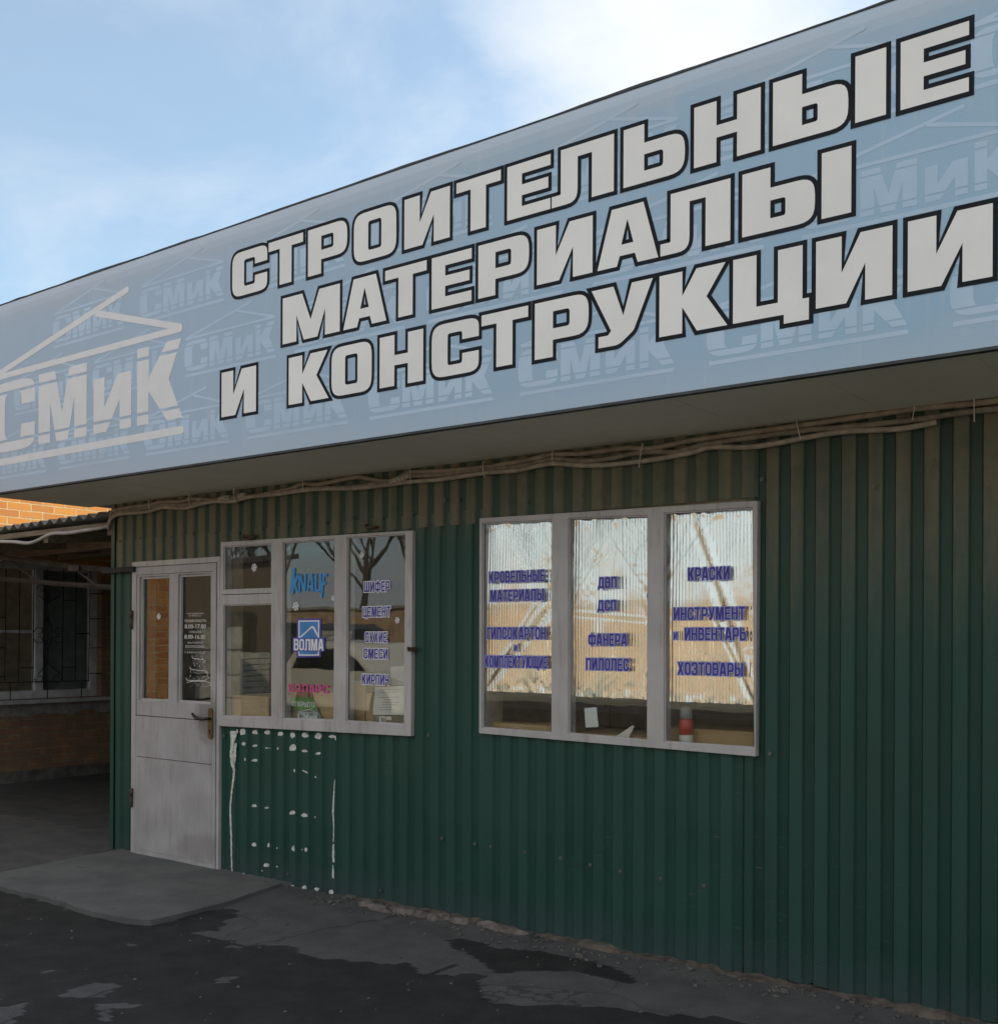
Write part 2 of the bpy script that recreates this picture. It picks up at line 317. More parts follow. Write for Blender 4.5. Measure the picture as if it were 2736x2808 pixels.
    if ch == 'Ф':
        a = t * .36
        return [[(.5 - a, -.06), (.5 + a, -.06), (.5 + a, .1), (1, .1, .28), (1, .9, .28), (.5 + a, .9), (.5 + a, 1.06), (.5 - a, 1.06), (.5 - a, .9), (0, .9, .28), (0, .1, .28), (.5 - a, .1)], hole(RR(t * .7, .28, .5 - a, .72, .04)), hole(RR(.5 + a, .28, 1 - t * .7, .72, .04))]
    if ch == 'Ю':
        return [[(0, 0), (.24, 0), (.24, .4), (.36, .4), (.36, 0, .2), (1, 0, .2), (1, 1, .2), (.36, 1, .2), (.36, .6), (.24, .6), (.24, 1), (0, 1)], hole(RR(.58, h, .79, 1 - h, .04))]
    if ch == 'Х': return [[(0, 0), (k * .9, 0), (.5, .30), (1 - k * .9, 0), (1, 0), (.68, .5), (.98, 1), (1 - k * .9, 1), (.5, .70), (k * .9, 1), (.02, 1), (.32, .5)]]
    if ch == '3': return glyph('З', t, h)
    return [[(0, .4), (1, .4), (1, .6), (0, .6)]]
WID = {'М': 1.3, 'Ш': 1.4, 'Щ': 1.45, 'Ю': 1.45, 'Ы': 1.35, 'А': 1.08, 'Л': 1.12, 'Д': 1.15, 'Ф': 1.35, 'К': 1.05, 'Х': 1.05, 'Г': .85, 'Т': .95, 'Е': .88, 'Ц': 1.02, 'У': 1.0, ' ': .5}
def rounded(pts, x0, z0, sx, sz):
    P = [Vector((x0 + p[0] * sx, z0 + p[1] * sz)) for p in pts]; o = []
    n = len(P)
    for i, p in enumerate(pts):
        rr = (p[2] if len(p) > 2 else 0) * sz
        if rr <= 0: o.append(P[i]); continue
        a, b = P[i - 1] - P[i], P[(i + 1) % n] - P[i]
        q = min(rr, a.length * .49, b.length * .49); qa = min(rr * 1.0, a.length * .49); qb = min(rr, b.length * .49)
        A, B = P[i] + a.normalized() * qa, P[i] + b.normalized() * qb
        for k in range(7):
            s = k / 6; w = 1 - s
            mid = P[i]; wt = 1.25
            c = (A * w * w + mid * 2 * w * s * wt + B * s * s) / (w * w + 2 * w * s * wt + s * s); o.append(c)
    return o
def area(p): return sum(p[i - 1].x * p[i].y - p[i].x * p[i - 1].y for i in range(len(p))) / 2
def offset(p, d):
    n = len(p); o = []
    for i in range(n):
        a = (p[i] - p[i - 1]); b = (p[(i + 1) % n] - p[i])
        if a.length < 1e-7 or b.length < 1e-7: o.append(p[i].copy()); continue
        a.normalize(); b.normalize(); na, nb = Vector((a.y, -a.x)), Vector((b.y, -b.x)); m = na + nb
        if m.length < 1e-4: o.append(p[i] + na * d); continue
        m.normalize(); o.append(p[i] + m * min(d / max(m.dot(na), 0.2), d * 2.2))
    return o
def glyph_rings(ch, x0, z0, sx, sz, t=0.34, h=0.2):
    res = []
    for c in glyph(ch, t, h):
        p = rounded(c, x0, z0, sx, sz); res.append(p)
    return res
def split_groups(rings):                   # outers (ccw) each with the holes (cw) inside their x-range
    outs = [r for r in rings if area(r) > 0]; res = []
    for o in outs:
        xs = [p.x for p in o]; g = [o]
        for r in rings:
            if area(r) <= 0 and min(xs) <= r[0].x <= max(xs): g.append(r)
        res.append(g)
    return res
def letters(parent, items, y, m_fill, m_out, ow, name='lettering', label=None, t=0.34, h=0.2, shear=0.0, zref=0.0):
    """items: (char, x0, z0, sx, sz); fill film at y, outline film a little behind it, as the fill's own child."""
    F, O = MB(), MB(); lay = 0
    for i, (ch, x0, z0, sx, sz) in enumerate(items):
        for g in split_groups(glyph_rings(ch, x0, z0, sx, sz, t, h)):
            if shear: g = [[Vector((p.x + (p.y - zref) * shear, p.y)) for p in r] for r in g]
            F.plate(g, y - 0.00015 * (i % 2), None)
            if m_out:
                lay += 1; yo = y + 0.0003 + 0.0002 * (lay % 4)
                for r in g:
                    A, B = offset(r, -0.002), offset(r, ow)
                    if area(r) < 0:
                        w_ = max(p.x for p in r) - min(p.x for p in r); h_ = max(p.y for p in r) - min(p.y for p in r)
                        if min(w_, h_) < 2.3 * ow: O.plate([A], yo, None); continue
                    for q in range(len(A)):
                        q2 = (q + 1) % len(A)
                        if (A[q] - A[q2]).length > 1e-6: O.poly([(p.x, yo, p.y) for p in (A[q], A[q2], B[q2], B[q])])
    f = F.build(name, m_fill, parent)
    fix_front(f)
    if label: f['label'] = label
    if m_out: fix_front(O.build('outline', m_out, f if parent.type == 'EMPTY' else parent))
    return f
def fix_front(o):
    bm = bmesh.new(); bm.from_mesh(o.data)
    for f in bm.faces:
        if f.normal.y > 0: f.normal_flip()
    bm.to_mesh(o.data); bm.free()
def word(wd, x0, x1, z0, z1, gap=0.14):
    ws = [WID.get(c, 1.0) for c in wd]; tot = sum(ws) + gap * (len(ws) - 1); u = (x1 - x0) / tot; x = x0; o = []
    for c, q in zip(wd, ws):
        if c != ' ': o.append((c, x, z0, q * u, z1 - z0))
        x += (q + gap) * u
    return o
def pxword(rd, wd, xl, xr, ytl, ybl, ytr=None, ybr=None, y=0.0):   # measured corners -> plane y
    ytr = ytl if ytr is None else ytr; ybr = ybl if ybr is None else ybr
    a, b, c, d = onY(*rd(xl, ytl), y), onY(*rd(xl, ybl), y), onY(*rd(xr, ytr), y), onY(*rd(xr, ybr), y)
    return word(wd, (a.x + b.x) / 2, (c.x + d.x) / 2, (b.z + d.z) / 2, (a.z + c.z) / 2)
def text_mesh(txt, x0, x1, zc, hgt, y, m, parent, bold=0.0):        # small lettering in the built-in font
    cu = bpy.data.curves.new('t', 'FONT'); cu.body = txt; cu.size = 1.0; cu.offset = bold; cu.resolution_u = 3
    o = bpy.data.objects.new('t', cu); COL.objects.link(o)
    dg = bpy.context.evaluated_depsgraph_get(); me = bpy.data.meshes.new_from_object(o.evaluated_get(dg)); bpy.data.objects.remove(o)
    xs = [v.co.x for v in me.vertices]; ys = [v.co.y for v in me.vertices]
    if not xs: return None
    sx = (x1 - x0) / (max(xs) - min(xs)); sy = hgt / (max(ys) - min(ys))
    ax, ay = min(xs), (max(ys) + min(ys)) / 2
    for v in me.vertices: v.co = (x0 + (v.co.x - ax) * sx, y, zc + (v.co.y - ay) * sy)
    me.materials.clear(); me.materials.append(m); me.name = 'lettering'
    ob = bpy.data.objects.new('lettering', me); COL.objects.link(ob); ob.parent = parent
    if parent.type == 'EMPTY': ob.matrix_parent_inverse = Matrix.Translation(-Vector(parent.location))
    fix_front(ob); return ob

# ------------------------------------------------------------------ ground
DRYZ = zm((0, 2200), 1.4646); DRY2 = zm((1200, 2200), 1.2396)
def gp(rd, pts): return [tuple(onZ(*rd(*p), -0.02)[:2]) for p in pts]
wet_main = gp(DRYZ, [(-2600, 420), (-600, 330), (0, 352), (275, 415), (640, 488), (760, 440), (950, 428), (905, 478), (870, 512), (730, 522), (850, 536), (950, 558), (1000, 580), (1120, 578), (1190, 610), (1330, 640), (1380, 640), (1620, 645), (1700, 695), (1780, 690), (1800, 662), (1880, 648)]) + \
    gp(DRY2, [(20, 592), (110, 590), (160, 600), (150, 640), (200, 680), (300, 695), (440, 685), (530, 695), (640, 715), (740, 735), (840, 738), (1000, 742), (1150, 790), (1500, 900), (1500, 2400), (-2000, 3000), (-2000, 1500)])
wet_isl = [gp(DRYZ, q) for q in ([(230, 800), (330, 748), (380, 735), (510, 738), (430, 778)], [(-300, 840), (0, 815), (150, 800), (95, 840), (60, 880), (0, 960), (-300, 980)], [(370, 885), (390, 828), (500, 808), (510, 797), (520, 812), (615, 805), (545, 826), (440, 850), (410, 890)],
                                 [(848, 738), (880, 720), (930, 714), (925, 730), (880, 743)], [(165, 660), (230, 655), (210, 668), (175, 668)], [(0, 765), (20, 770), (5, 790), (-20, 790)], [(530, 563), (570, 565), (560, 577), (535, 574)], [(910, 578), (975, 570), (960, 600), (925, 590)])]
wet_band = gp(DRY2, [(25, 480), (70, 470), (140, 480), (250, 505), (340, 512), (420, 525), (520, 538), (640, 578), (690, 612), (600, 612), (480, 590), (330, 575), (200, 590), (150, 560), (30, 500)])
wet_spot = gp(DRYZ, [(1785, 560), (1840, 545), (1900, 560), (1880, 590), (1800, 590)])
def inside(poly, x, y):
    c = False; j = len(poly) - 1
    for i in range(len(poly)):
        xi, yi = poly[i]; xj, yj = poly[j]
        if (yi > y) != (yj > y) and x < (xj - xi) * (y - yi) / (yj - yi) + xi: c = not c
        j = i
    return c
def wetness(x, y):
    q = 0.07
    x += q * pn(x * 3.1, y * 3.1, 1) + 0.035 * pn(x * 11, y * 11, 2); y += q * pn(x * 3.1, y * 3.1, 5) + 0.035 * pn(x * 11, y * 11, 7)
    if inside(wet_main, x, y):
        for p in wet_isl:
            if inside(p, x, y): return 0.0
        return 1.0
    if inside(wet_band, x, y) or inside(wet_spot, x, y): return 0.9
    return 0.0
def ground_z(x, y):
    if y > 0.6: return -0.02
    z = -0.014 - 0.014 * sm(0.1, 1.2, -y) * sm(-3.9, -4.9, x)
    d = math.hypot(x - CAM.x, y - CAM.y)
    z += 0.006 * pn(x * 2.2, y * 2.2) + 0.003 * pn(x * 9, y * 9, 3)
    z += 0.018 * math.exp(-max(0, -y) / 0.13) * sm(-5.0, -4.3, x) * (0.6 + 0.8 * pn(x * 6, y * 6, 9)) * (1 if y < 0.05 else 0)
    return z
GX0, GX1, GY0, GY1, GS = -9.6, 1.2, -4.4, 0.4, 0.03
nx = int((GX1 - GX0) / GS); ny = int((GY1 - GY0) / GS)
gv, gf, gw = [], [], []
for j in range(ny + 1):
    for i in range(nx + 1):
        x, y = GX0 + i * GS, GY0 + j * GS
        e = min(i, nx - i, j, ny - j)
        gv.append((x, y, ground_z(x, y) if e > 0 else -0.02)); gw.append(wetness(x, y))
for j in range(ny):
    for i in range(nx):
        a = j * (nx + 1) + i; gf.append((a, a + 1, a + nx + 2, a + nx + 1))
B0 = len(gv); bigc = [(-600, -600), (600, -600), (600, 600), (-600, 600)]
gx1, gy1 = GX0 + nx * GS, GY0 + ny * GS
gv += [(x, y, -0.02) for x, y in bigc]; gw += [0.0] * 4
bot = [i for i in range(nx + 1)]; rgt = [j * (nx + 1) + nx for j in range(ny + 1)]
top = [ny * (nx + 1) + i for i in range(nx, -1, -1)]; lft = [j * (nx + 1) for j in range(ny, -1, -1)]
for edge, a, b in ((bot, 0, 1), (rgt, 1, 2), (top, 2, 3), (lft, 3, 0)):
    gf.append(tuple([B0 + a, B0 + b] + list(reversed(edge))))
me = bpy.data.meshes.new('ground'); me.from_pydata(gv, [], gf); me.update()
at = me.attributes.new('wet', 'FLOAT', 'POINT'); at.data.foreach_set('value', gw)
for p in me.polygons: p.use_smooth = True
def ground_mat():
    t = MT('asphalt_yard'); a = t.n.new('ShaderNodeAttribute'); a.attribute_name = 'wet'
    wet = t.ramp(t.math('ADD', a.outputs['Fac'], t.math('MULTIPLY', t.math('SUBTRACT', t.noise(16, 6, 0.7), 0.5), 0.7)), 0.35, 0.65)
    fine = t.noise(120, 5, 0.7); mid = t.noise(5, 6, 0.65); gr = t.noise(42, 4, 0.6)
    dry = t.mix(t.ramp(mid, 0.3, 0.7), (0.052, 0.054, 0.057), (0.080, 0.082, 0.083)); dry = t.mix(t.ramp(fine, 0.42, 0.72, 0, 0.5), dry, (0.115, 0.112, 0.107))
    wt = t.mix(t.ramp(mid, 0.35, 0.7), (0.0175, 0.0185, 0.0188), (0.028, 0.029, 0.029)); wt = t.mix(t.ramp(gr, 0.66, 0.72, 0, 0.35), wt, (0.075, 0.075, 0.072))
    dry = t.mix(t.ramp(t.noise(1.7, 7, 0.7), 0.56, 0.66, 0, 0.45), dry, (0.105, 0.102, 0.096)); cr = t.n.new('ShaderNodeTexVoronoi'); cr.feature = 'DISTANCE_TO_EDGE'; cr.inputs['Scale'].default_value = 1.1
    t.l.new(t.mix(0.12, t.pos, t.mix(1.0, t.noise(6, 5), t.noise(6, 5))), cr.inputs['Vector']); dry = t.mix(t.ramp(cr.outputs['Distance'], 0.006, 0.0015, 0, 0.55), dry, (0.02, 0.02, 0.02))
    c = t.mix(wet, dry, wt)
    earth = t.mix(t.ramp(t.noise(0.4, 6, 0.6), 0.35, 0.65), (0.27, 0.255, 0.215), (0.38, 0.36, 0.31))      # dusty yard farther out, kept pale and close in to bounce light upward
    c = t.mix(t.ramp(t.math('ADD', t.y, t.math('MULTIPLY', t.noise(0.6, 4), 2.0)), -3.4, -5.4), c, earth)
    t.bump(t.math('ADD', t.math('MULTIPLY', fine, 0.6), t.math('MULTIPLY', gr, 0.8)), 0.55, 0.006)
    return t.done(c, t.ramp(wet, 0, 1, 0.92, 0.8), 0.0, 0.25)
me.materials.append(ground_mat())
go = bpy.data.objects.new('ground', me); COL.objects.link(go); tag(go, kind='structure')

# ------------------------------------------------------------------ the shop
shop = thing('shop_building', 'low shop clad in dark green corrugated sheet with door and two wide windows', 'building', (-3.0, 0.0, 0.0))
XL, XR, ZS = -6.91, 2.2, 2.466
W1 = zm((560, 1450), 3.1733); W2 = zm((1280, 1300), 2.2667); DZ = zm((300, 1480), 2.0787)
YF = -0.022
def ring(rd, pts, y): return [(lambda p: (p.x, p.z))(onY(*rd(*q), y)) for q in pts]
w1o = ring(W1, [(118, 1718), (1795, 1808), (1813, 14), (143, 116)], YF)
w1h = [ring(W1, q, YF) for q in ([(165, 537), (578, 522), (582, 130), (165, 155)], [(160, 1632), (580, 1643), (580, 653), (163, 665)], [(680, 1655), (1122, 1668), (1133, 88), (682, 118)], [(1230, 1677), (1735, 1705), (1748, 42), (1240, 75)])]
w2o = ring(W2, [(75, 1612), (1793, 1757), (1805, 165), (78, 275)], YF)
w2h = [ring(W2, q, YF) for q in ([(92, 1580), (525, 1612), (528, 282), (95, 303)], [(628, 1615), (1120, 1660), (1122, 255), (628, 272)], [(1222, 1668), (1788, 1706), (1776, 205), (1222, 238)])]
dfo = ring(DZ, [(134, 1800), (612, 1882), (630, 98), (130, 128)], YF)       # door frame outer
dlo = ring(DZ, [(143, 1795), (604, 1876), (610, 132), (150, 160)], YF)      # leaf
def bb(r): return (min(p[0] for p in r), max(p[0] for p in r), min(p[1] for p in r), max(p[1] for p in r))
def shrink(b, d): return (b[0] + d, b[1] - d, b[2] + d, b[3] - d)
open_boxes = [shrink(bb(w1o), 0.025), shrink(bb(w2o), 0.025), (bb(dfo)[0] + .02, bb(dfo)[1] - .01, -1.0, bb(dfo)[3] - 0.025)]
PIT, RW, SW, DEP = 0.1135, 0.0555, 0.009, 0.0118
def sheet(x0, x1, z0, z1, yo, phase, m, name='cladding_sheet', ragged=0.0, holes=open_boxes):
    xs = set((x0, x1)); k = int((x0 - phase) / PIT) - 2
    while phase + k * PIT < x1 + PIT:
        q = phase + k * PIT
        for d in (0, RW, RW + SW, PIT - SW):
            if x0 < q + d < x1: xs.add(q + d)
        k += 1
    for h in holes:
        for e in (h[0], h[1]):
            if x0 < e < x1: xs.add(e)
    xs = sorted(xs)
    def yy(x):
        r = (x - phase) % PIT
        if r <= RW: return 0.0
        if r < RW + SW: return DEP * (r - RW) / SW
        if r <= PIT - SW: return DEP
        return DEP * (1 - (r - PIT + SW) / SW)
    b = MB()
    for a, c in zip(xs, xs[1:]):
        mid = (a + c) / 2; zb0 = z0 + (ragged * (abs(pn(a * 7.3, 4)) + 0.5 * pn(a * 31, 1)) if ragged else 0); zb1 = z0 + (ragged * (abs(pn(c * 7.3, 4)) + 0.5 * pn(c * 31, 1)) if ragged else 0)
        spans = [(z0, z1)]
        for h in holes:
            if h[0] < mid < h[1]:
                ns = []
                for s0, s1 in spans:
                    if h[3] <= s0 or h[2] >= s1: ns.append((s0, s1)); continue
                    if h[2] > s0: ns.append((s0, h[2]))
                    if h[3] < s1: ns.append((h[3], s1))
                spans = ns
        for s0, s1 in spans:
            l0, l1 = (zb0, zb1) if s0 == z0 else (s0, s0)
            ya, yc = yy(a) + yo, yy(c) + yo
            n = max(1, int((s1 - s0) / 0.09))
            for q in range(n):
                A0, A1 = l0 + (s1 - l0) * q / n, l0 + (s1 - l0) * (q + 1) / n; C0, C1 = l1 + (s1 - l1) * q / n, l1 + (s1 - l1) * (q + 1) / n
                w_ = lambda x, z: 0.0022 * pn(x * 1.7, z * 2.3, yo * 90) + 0.006 * max(0, pn(x * 2.6, z * 3.1, 40 + yo * 70) - .42)
                b.poly([(a, ya + w_(a, A0), A0), (c, yc + w_(c, C0), C0), (c, yc + w_(c, C1), C1), (a, ya + w_(a, A1), A1)])
    o = b.build(name, m, shop); fix_front(o); return o
ph0 = -1.9707
SEAM = onY(1132, 1443).z
dsx = bb(w1o)[0] + 0.004
sheet(XL, dsx, onY(420, 1553).z, ZS, -0.004, ph0, M_cladU)                                    # dusty upper row
sheet(dsx, -3.44, SEAM - 0.012, ZS, -0.004, ph0, M_cladU)
sheet(-3.44, -2.01, SEAM + 0.01, ZS, -0.006, ph0, M_cladU)
sheet(XL, -3.53, -0.02, SEAM + 0.06, 0.0, -5.454 - RW, M_cladL)                                # lower sheets
sheet(-3.53, -2.07, -0.005, bb(w2o)[2] + 0.05, -0.0048, -3.5382 - 0.006, M_cladL, ragged=0.05)
sheet(-2.07, 0.35, 0.0, ZS, 0.002, ph0, M_cladR, ragged=0.035)
sheet(0.35, XR, 0.0, ZS, -0.001, ph0, M_cladR, ragged=0.03)
# carcass: side walls, back, roof, floor, footing; unseen depth extended to block alley sun
M_block = plain('block_wall', (0.22, 0.20, 0.17), 0.9, bump=0.4)
M_in = plain('room_wall', (0.34, 0.30, 0.24), 0.9)
b = MB(); b.box((XL, 0.03, -0.05), (XL + 0.10, 13.0, 3.02)); b.build('side_wall', M_cladL, shop)
b = MB(); b.box((XR - 0.1, 0.03, -0.05), (XR, 13.0, 3.02)); b.build('side_wall', M_cladL, shop)
b = MB(); b.box((XL + 0.10, 3.4, -0.05), (XR - 0.1, 3.52, 3.02)); b.build('back_wall', M_in, shop)
b = MB(); b.box((XL + 0.10, 0.16, -0.05), (XR - 0.1, 3.4, 0.02)); b.build('floor', plain('room_floor', (0.16, 0.12, 0.09), 0.6), shop)
b = MB(); b.box((XL + 0.10, 0.16, 2.45), (XR - 0.1, 3.4, 2.49)); b.build('ceiling', M_in, shop)
b = MB(); b.box((XL - 0.1, 0.02, 3.02), (XR + 0.1, 13.1, 3.09)); b.build('roof', plain('roofing_felt', (0.05, 0.05, 0.05), 0.9), shop)
b = MB()                                                             # inner face of the front wall, with the openings left free
xs = sorted([XL + 0.10, XR - 0.1] + [e for h in open_boxes for e in h[:2]])
for a, c in zip(xs, xs[1:]):
    mid = (a + c) / 2; z = [0.02, 2.45]; hs = [h for h in open_boxes if h[0] < mid < h[1]]
    if not hs: b.box((a, 0.03, 0.02), (c, 0.16, 2.45))
    else:
        h = hs[0]
        if h[2] > 0: b.box((a, 0.03, 0.02), (c, 0.16, h[2]))
        b.box((a, 0.03, h[3]), (c, 0.16, 2.45))
b.build('inner_wall', M_in, shop)
b = MB()                                                             # corner flashing strip at the left end
b.box((XL - 0.012, -0.008, 0.0), (XL + 0.028, -0.0045, ZS - 0.02)); b.box((XL - 0.012, -0.0045, 0.0), (XL - 0.002, 0.30, ZS - 0.02))
b.build('corner_flashing', M_cladL, shop)
b = MB(); v0 = -4.4
n = 60
for k in range(n):                                                   # crumbling concrete footing under the sheets
    x0, x1 = -4.55 + k * 0.075, -4.55 + (k + 1) * 0.075
    f = lambda x: (-0.018 - 0.05 * max(0, 0.35 + pn(x * 3.3, 8)) * sm(-4.55, -4.1, x), -0.006 + 0.030 * max(0, 0.35 + pn(x * 5.1, 2) + .6 * pn(x * 17, 3)))
    (ya, za), (yb, zb) = f(x0), f(x1)
    b.hexa([(x0, ya - .015, -0.06), (x1, yb - .015, -0.06), (x1, 0.03, -0.06), (x0, 0.03, -0.06)], [(x0, ya, za), (x1, yb, zb), (x1, 0.03, zb + 0.008), (x0, 0.03, za + 0.008)])
b.build('footing', plain('crumbled_concrete', (0.085, 0.07, 0.058), 0.95, var=0.5, scale=14, bump=0.9, bscale=40), shop)

# windows and door --------------------------------------------------
def pane(h, y, parent, grow=0.012):
    x0, x1, z0, z1 = bb(h); b = MB(); b.box((x0 - grow, y, z0 - grow), (x1 + grow, y + 0.004, z1 + grow)); return b.build('glass_pane', M_glass, parent)
def make_window(o, holes, label):
    b = MB(); b.plate([o] + [list(reversed(h)) for h in holes], YF, 0.05)
    win = b.build('window', M_frame, shop, bevel=0.003); win['label'] = label
    return win
win1 = make_window(w1o, w1h, 'four light window beside the door')
win2 = make_window(w2o, w2h, 'three light window lined with silver foil')
YP = -0.006
for h in w1h: pane(h, YP, win1)
for h in w2h: pane(h, YP, win2)
b = MB()                                                             # glazing beads inside each light
def beads(b, h, y0, y1, wd=0.012):
    inner = offset([Vector(p) for p in h], -wd)
    b.plate([h, [tuple(p) for p in reversed(inner)]], y0, y1)
for h in w1h: beads(b, h, -0.013, YP - 0.001, 0.004)
b.build('glazing_bead', M_frame, win1)
b = MB()
for h in w2h: beads(b, h, -0.013, YP - 0.001, 0.004)
b.build('glazing_bead', M_frame, win2)
b = MB(); zc = bb(w1h[0])[2] - 0.03; b.box((w1h[0][0][0] - .01, YF - 0.0022, zc), (w1h[0][1][0] + .01, YF - 0.0005, zc + 0.004)); b.build('casement_gap', M_dark, win1)
# door
fr = MB(); fx0, fx1, fz0, fz1 = bb(dfo); lx0, lx1, lz0, lz1 = bb(dlo)
fr.box((fx0, YF - .002, 0.0), (lx0 - 0.004, 0.06, fz1)); fr.box((lx1 + 0.006, YF - .002, 0.0), (fx1, 0.06, fz1)); fr.box((lx0 - 0.004, YF - .002, lz1 + 0.004), (lx1 + 0.006, 0.06, fz1))
fr.box((lx0 - 0.004, YF + 0.004, -0.015), (lx1 + 0.006, 0.06, lz0 - 0.003))
fr.build('door_frame', M_frame, shop, bevel=0.003)
gp_ = MB(); gp_.box((lx0 - 0.004, 0.035, 0.0), (lx1 + 0.006, 0.037, lz1 + 0.004))
dh = [ring(DZ, q, YF) for q in ([(170, 917), (340, 925), (345, 205), (175, 213)], [(388, 927), (580, 940), (582, 190), (395, 200)])]
b = MB(); b.plate([[(lx0, lz0), (lx1, lz0), (lx1, lz1), (lx0, lz1)]] + [list(reversed(h)) for h in dh], YF - 0.006, 0.02)
door = b.build('door', M_door, shop, bevel=0.003)
for h in dh: pane(h, 0.004, door)
b = MB()
for h in dh: beads(b, h, -0.012, 0.003, 0.010)
b.build('glazing_bead', M_frame, door)
b = MB()                                                             # raised sheet panel, rim strips, weld seams
pz0, pz1 = onY(*DZ(300, 1250), YF).z, onY(*DZ(300, 1010), YF).z
lowr = [(lx0 + 0.035, lz0 + 0.045), (lx1 - 0.035, lz0 + 0.045), (lx1 - 0.035, pz0 - 0.002), (lx0 + 0.035, pz0 - 0.002)]
b.plate([lowr], YF - 0.0085, YF - 0.0055)
midr = [(lx0 + 0.02, pz0 + 0.002), (lx1 - 0.035, pz0 + 0.002), (lx1 - 0.035, pz1 - 0.002), (lx0 + 0.02, pz1 - 0.002)]
b.plate([midr], YF - 0.0085, YF - 0.0055)
b.build('panel', M_door, door, bevel=0.001)
b = MB()
b.box((lx0 + 0.02, YF - 0.0093, pz1 - 0.0035), (lx1 - 0.17, YF - 0.0058, pz1 + 0.0015)); b.box((lx0 + 0.036, YF - 0.0093, pz0 - 0.0015), (lx1 - 0.036, YF - 0.0058, pz0 + 0.001))
zt = lz1 - 0.055; b.box((lx0 + 0.03, YF - 0.0075, zt), (lx1 - 0.03, YF - 0.0058, zt + 0.003)); b.box((lx0 + 0.022, YF - 0.0075, 0.9), (lx0 + 0.025, YF - 0.0058, zt))
b.build('weld_seam', M_dark, door)
M_brass = plain('tarnished_brass', (0.16, 0.115, 0.06), 0.42, 0.8, 0.35, 40)
M_iron = plain('blackened_steel', (0.045, 0.042, 0.04), 0.35, 0.85, 0.3, 30)
px = onY(*DZ(578, 1050), -0.03).x; pz = onY(*DZ(578, 960), -0.03).z; pzb = onY(*DZ(578, 1138), -0.03).z
ol = [(0, 0, .5), (1, 0, .5), (1, 1, .5), (0, 1, .5)]
b = MB(); pts = []
for k in range(17): a = math.pi * k / 16; pts.append((px + 0.021 * math.cos(a), pz - 0.021 + 0.021 * math.sin(a)))
for k in range(17): a = math.pi + math.pi * k / 16; pts.append((px + 0.021 * math.cos(a), pzb + 0.021 + 0.021 * math.sin(a)))
b.plate([pts], YF - 0.016, YF - 0.0065); lp = b.build('lock_plate', M_brass, door, bevel=0.003)
b = MB(); zk = pzb + 0.055; b.tube([(px, YF - 0.0185, zk), (px, YF - 0.015, zk)], 0.008, 12); b.box((px - 0.003, YF - 0.018, zk - 0.024), (px + 0.003, YF - 0.015, zk)); b.build('keyhole', M_dark, lp)
zh = onY(*DZ(575, 1022), -0.05).z
b = MB(); b.tube([(px, YF - 0.014, zh), (px, YF - 0.05, zh)], 0.0095, 12)
hp = curve_pts([(px + 0.004, YF - 0.05, zh), (px - 0.05, YF - 0.054, zh - 0.003), (px - 0.10, YF - 0.053, zh + 0.006), (px - 0.142, YF - 0.046, zh + 0.026)], 5)
b.tube(hp, [0.0105] * 4 + [0.0115] * 8 + [0.0095] * 4, 10); b.build('handle', M_iron, door, smooth=True)
for vv in (1480 + 465 / 2.0787, 1480 + 1480 / 2.0787):                # hinges
    q = onY(363, vv, -0.03); b = MB(); b.tube([(q.x - 0.006, -0.036, q.z - 0.055), (q.x - 0.006, -0.036, q.z + 0.02)], 0.010, 10); b.tube([(q.x - 0.006, -0.036, q.z + 0.022), (q.x - 0.006, -0.036, q.z + 0.075)], 0.011, 10)
    b.build('hinge', M_rust, door, smooth=True)

# lettering on the glass ---------------------------------------------
M_blue = plain('blue_film', (0.035, 0.030, 0.27), 0.5, var=0.05); M_bluew = plain('pale_blue_film', (0.36, 0.38, 0.72), 0.5, var=0.05)
M_wfilm = plain('white_film', (0.72, 0.73, 0.76), 0.5, var=0.05)
M_pink = plain('pink_film', (0.50, 0.06, 0.22), 0.5, var=0.08); M_knblue = plain('sky_blue_film', (0.03, 0.27, 0.62), 0.5, var=0.08)
YL = YP - 0.003
for wd, a in (('ШИФЕР', (1388, 1615, 462, 552, 455, 545)), ('ЦЕМЕНТ', (1378, 1620, 682, 765, 674, 768)), ('СУХИЕ', (1397, 1590, 900, 990)), ('СМЕСИ', (1386, 1597, 1044, 1132)), ('КИРПИЧ', (1371, 1607, 1268, 1358))):
    f = letters(win1, pxword(W1, wd, *a, y=YL), YL, M_blue, M_wfilm, 0.0042, t=0.30, h=0.17)
for wd, a in (('КРОВЕЛЬНЫЕ', (137, 482, 607, 678, 595, 668)), ('МАТЕРИАЛЫ', (145, 478, 723, 793, 713, 785)), ('ГИПСОКАРТОН', (124, 490, 955, 1030, 950, 1025)), ('И', (292, 313, 1063, 1100)), ('КОМПЛЕКТУЮЩИЕ', (112, 500, 1132, 1203, 1130, 1207)),
              ('ДВП', (815, 930, 640, 708)), ('ДСП', (812, 927, 784, 850)), ('ФАНЕРА', (755, 996, 992, 1068)), ('ПИЛОЛЕС', (739, 1005, 1146, 1222)),
              ('КРАСКИ', (1373, 1632, 583, 662, 573, 655)), ('ИНСТРУМЕНТ', (1284, 1728, 832, 910, 822, 903)), ('И', (1284, 1307, 982, 1030)), ('ИНВЕНТАРЬ', (1352, 1735, 957, 1034, 953, 1035)), ('ХОЗТОВАРЫ', (1308, 1717, 1170, 1250, 1174, 1257))):
    letters(win2, pxword(W2, wd, *a, y=YL), YL, M_blue, M_bluew, 0.0035, t=0.30, h=0.17)
letters(win1, pxword(W1, 'БОЛАРС', 733, 1083, 1355, 1428, y=YL), YL, M_pink, None, 0.003, t=0.27, h=0.17)
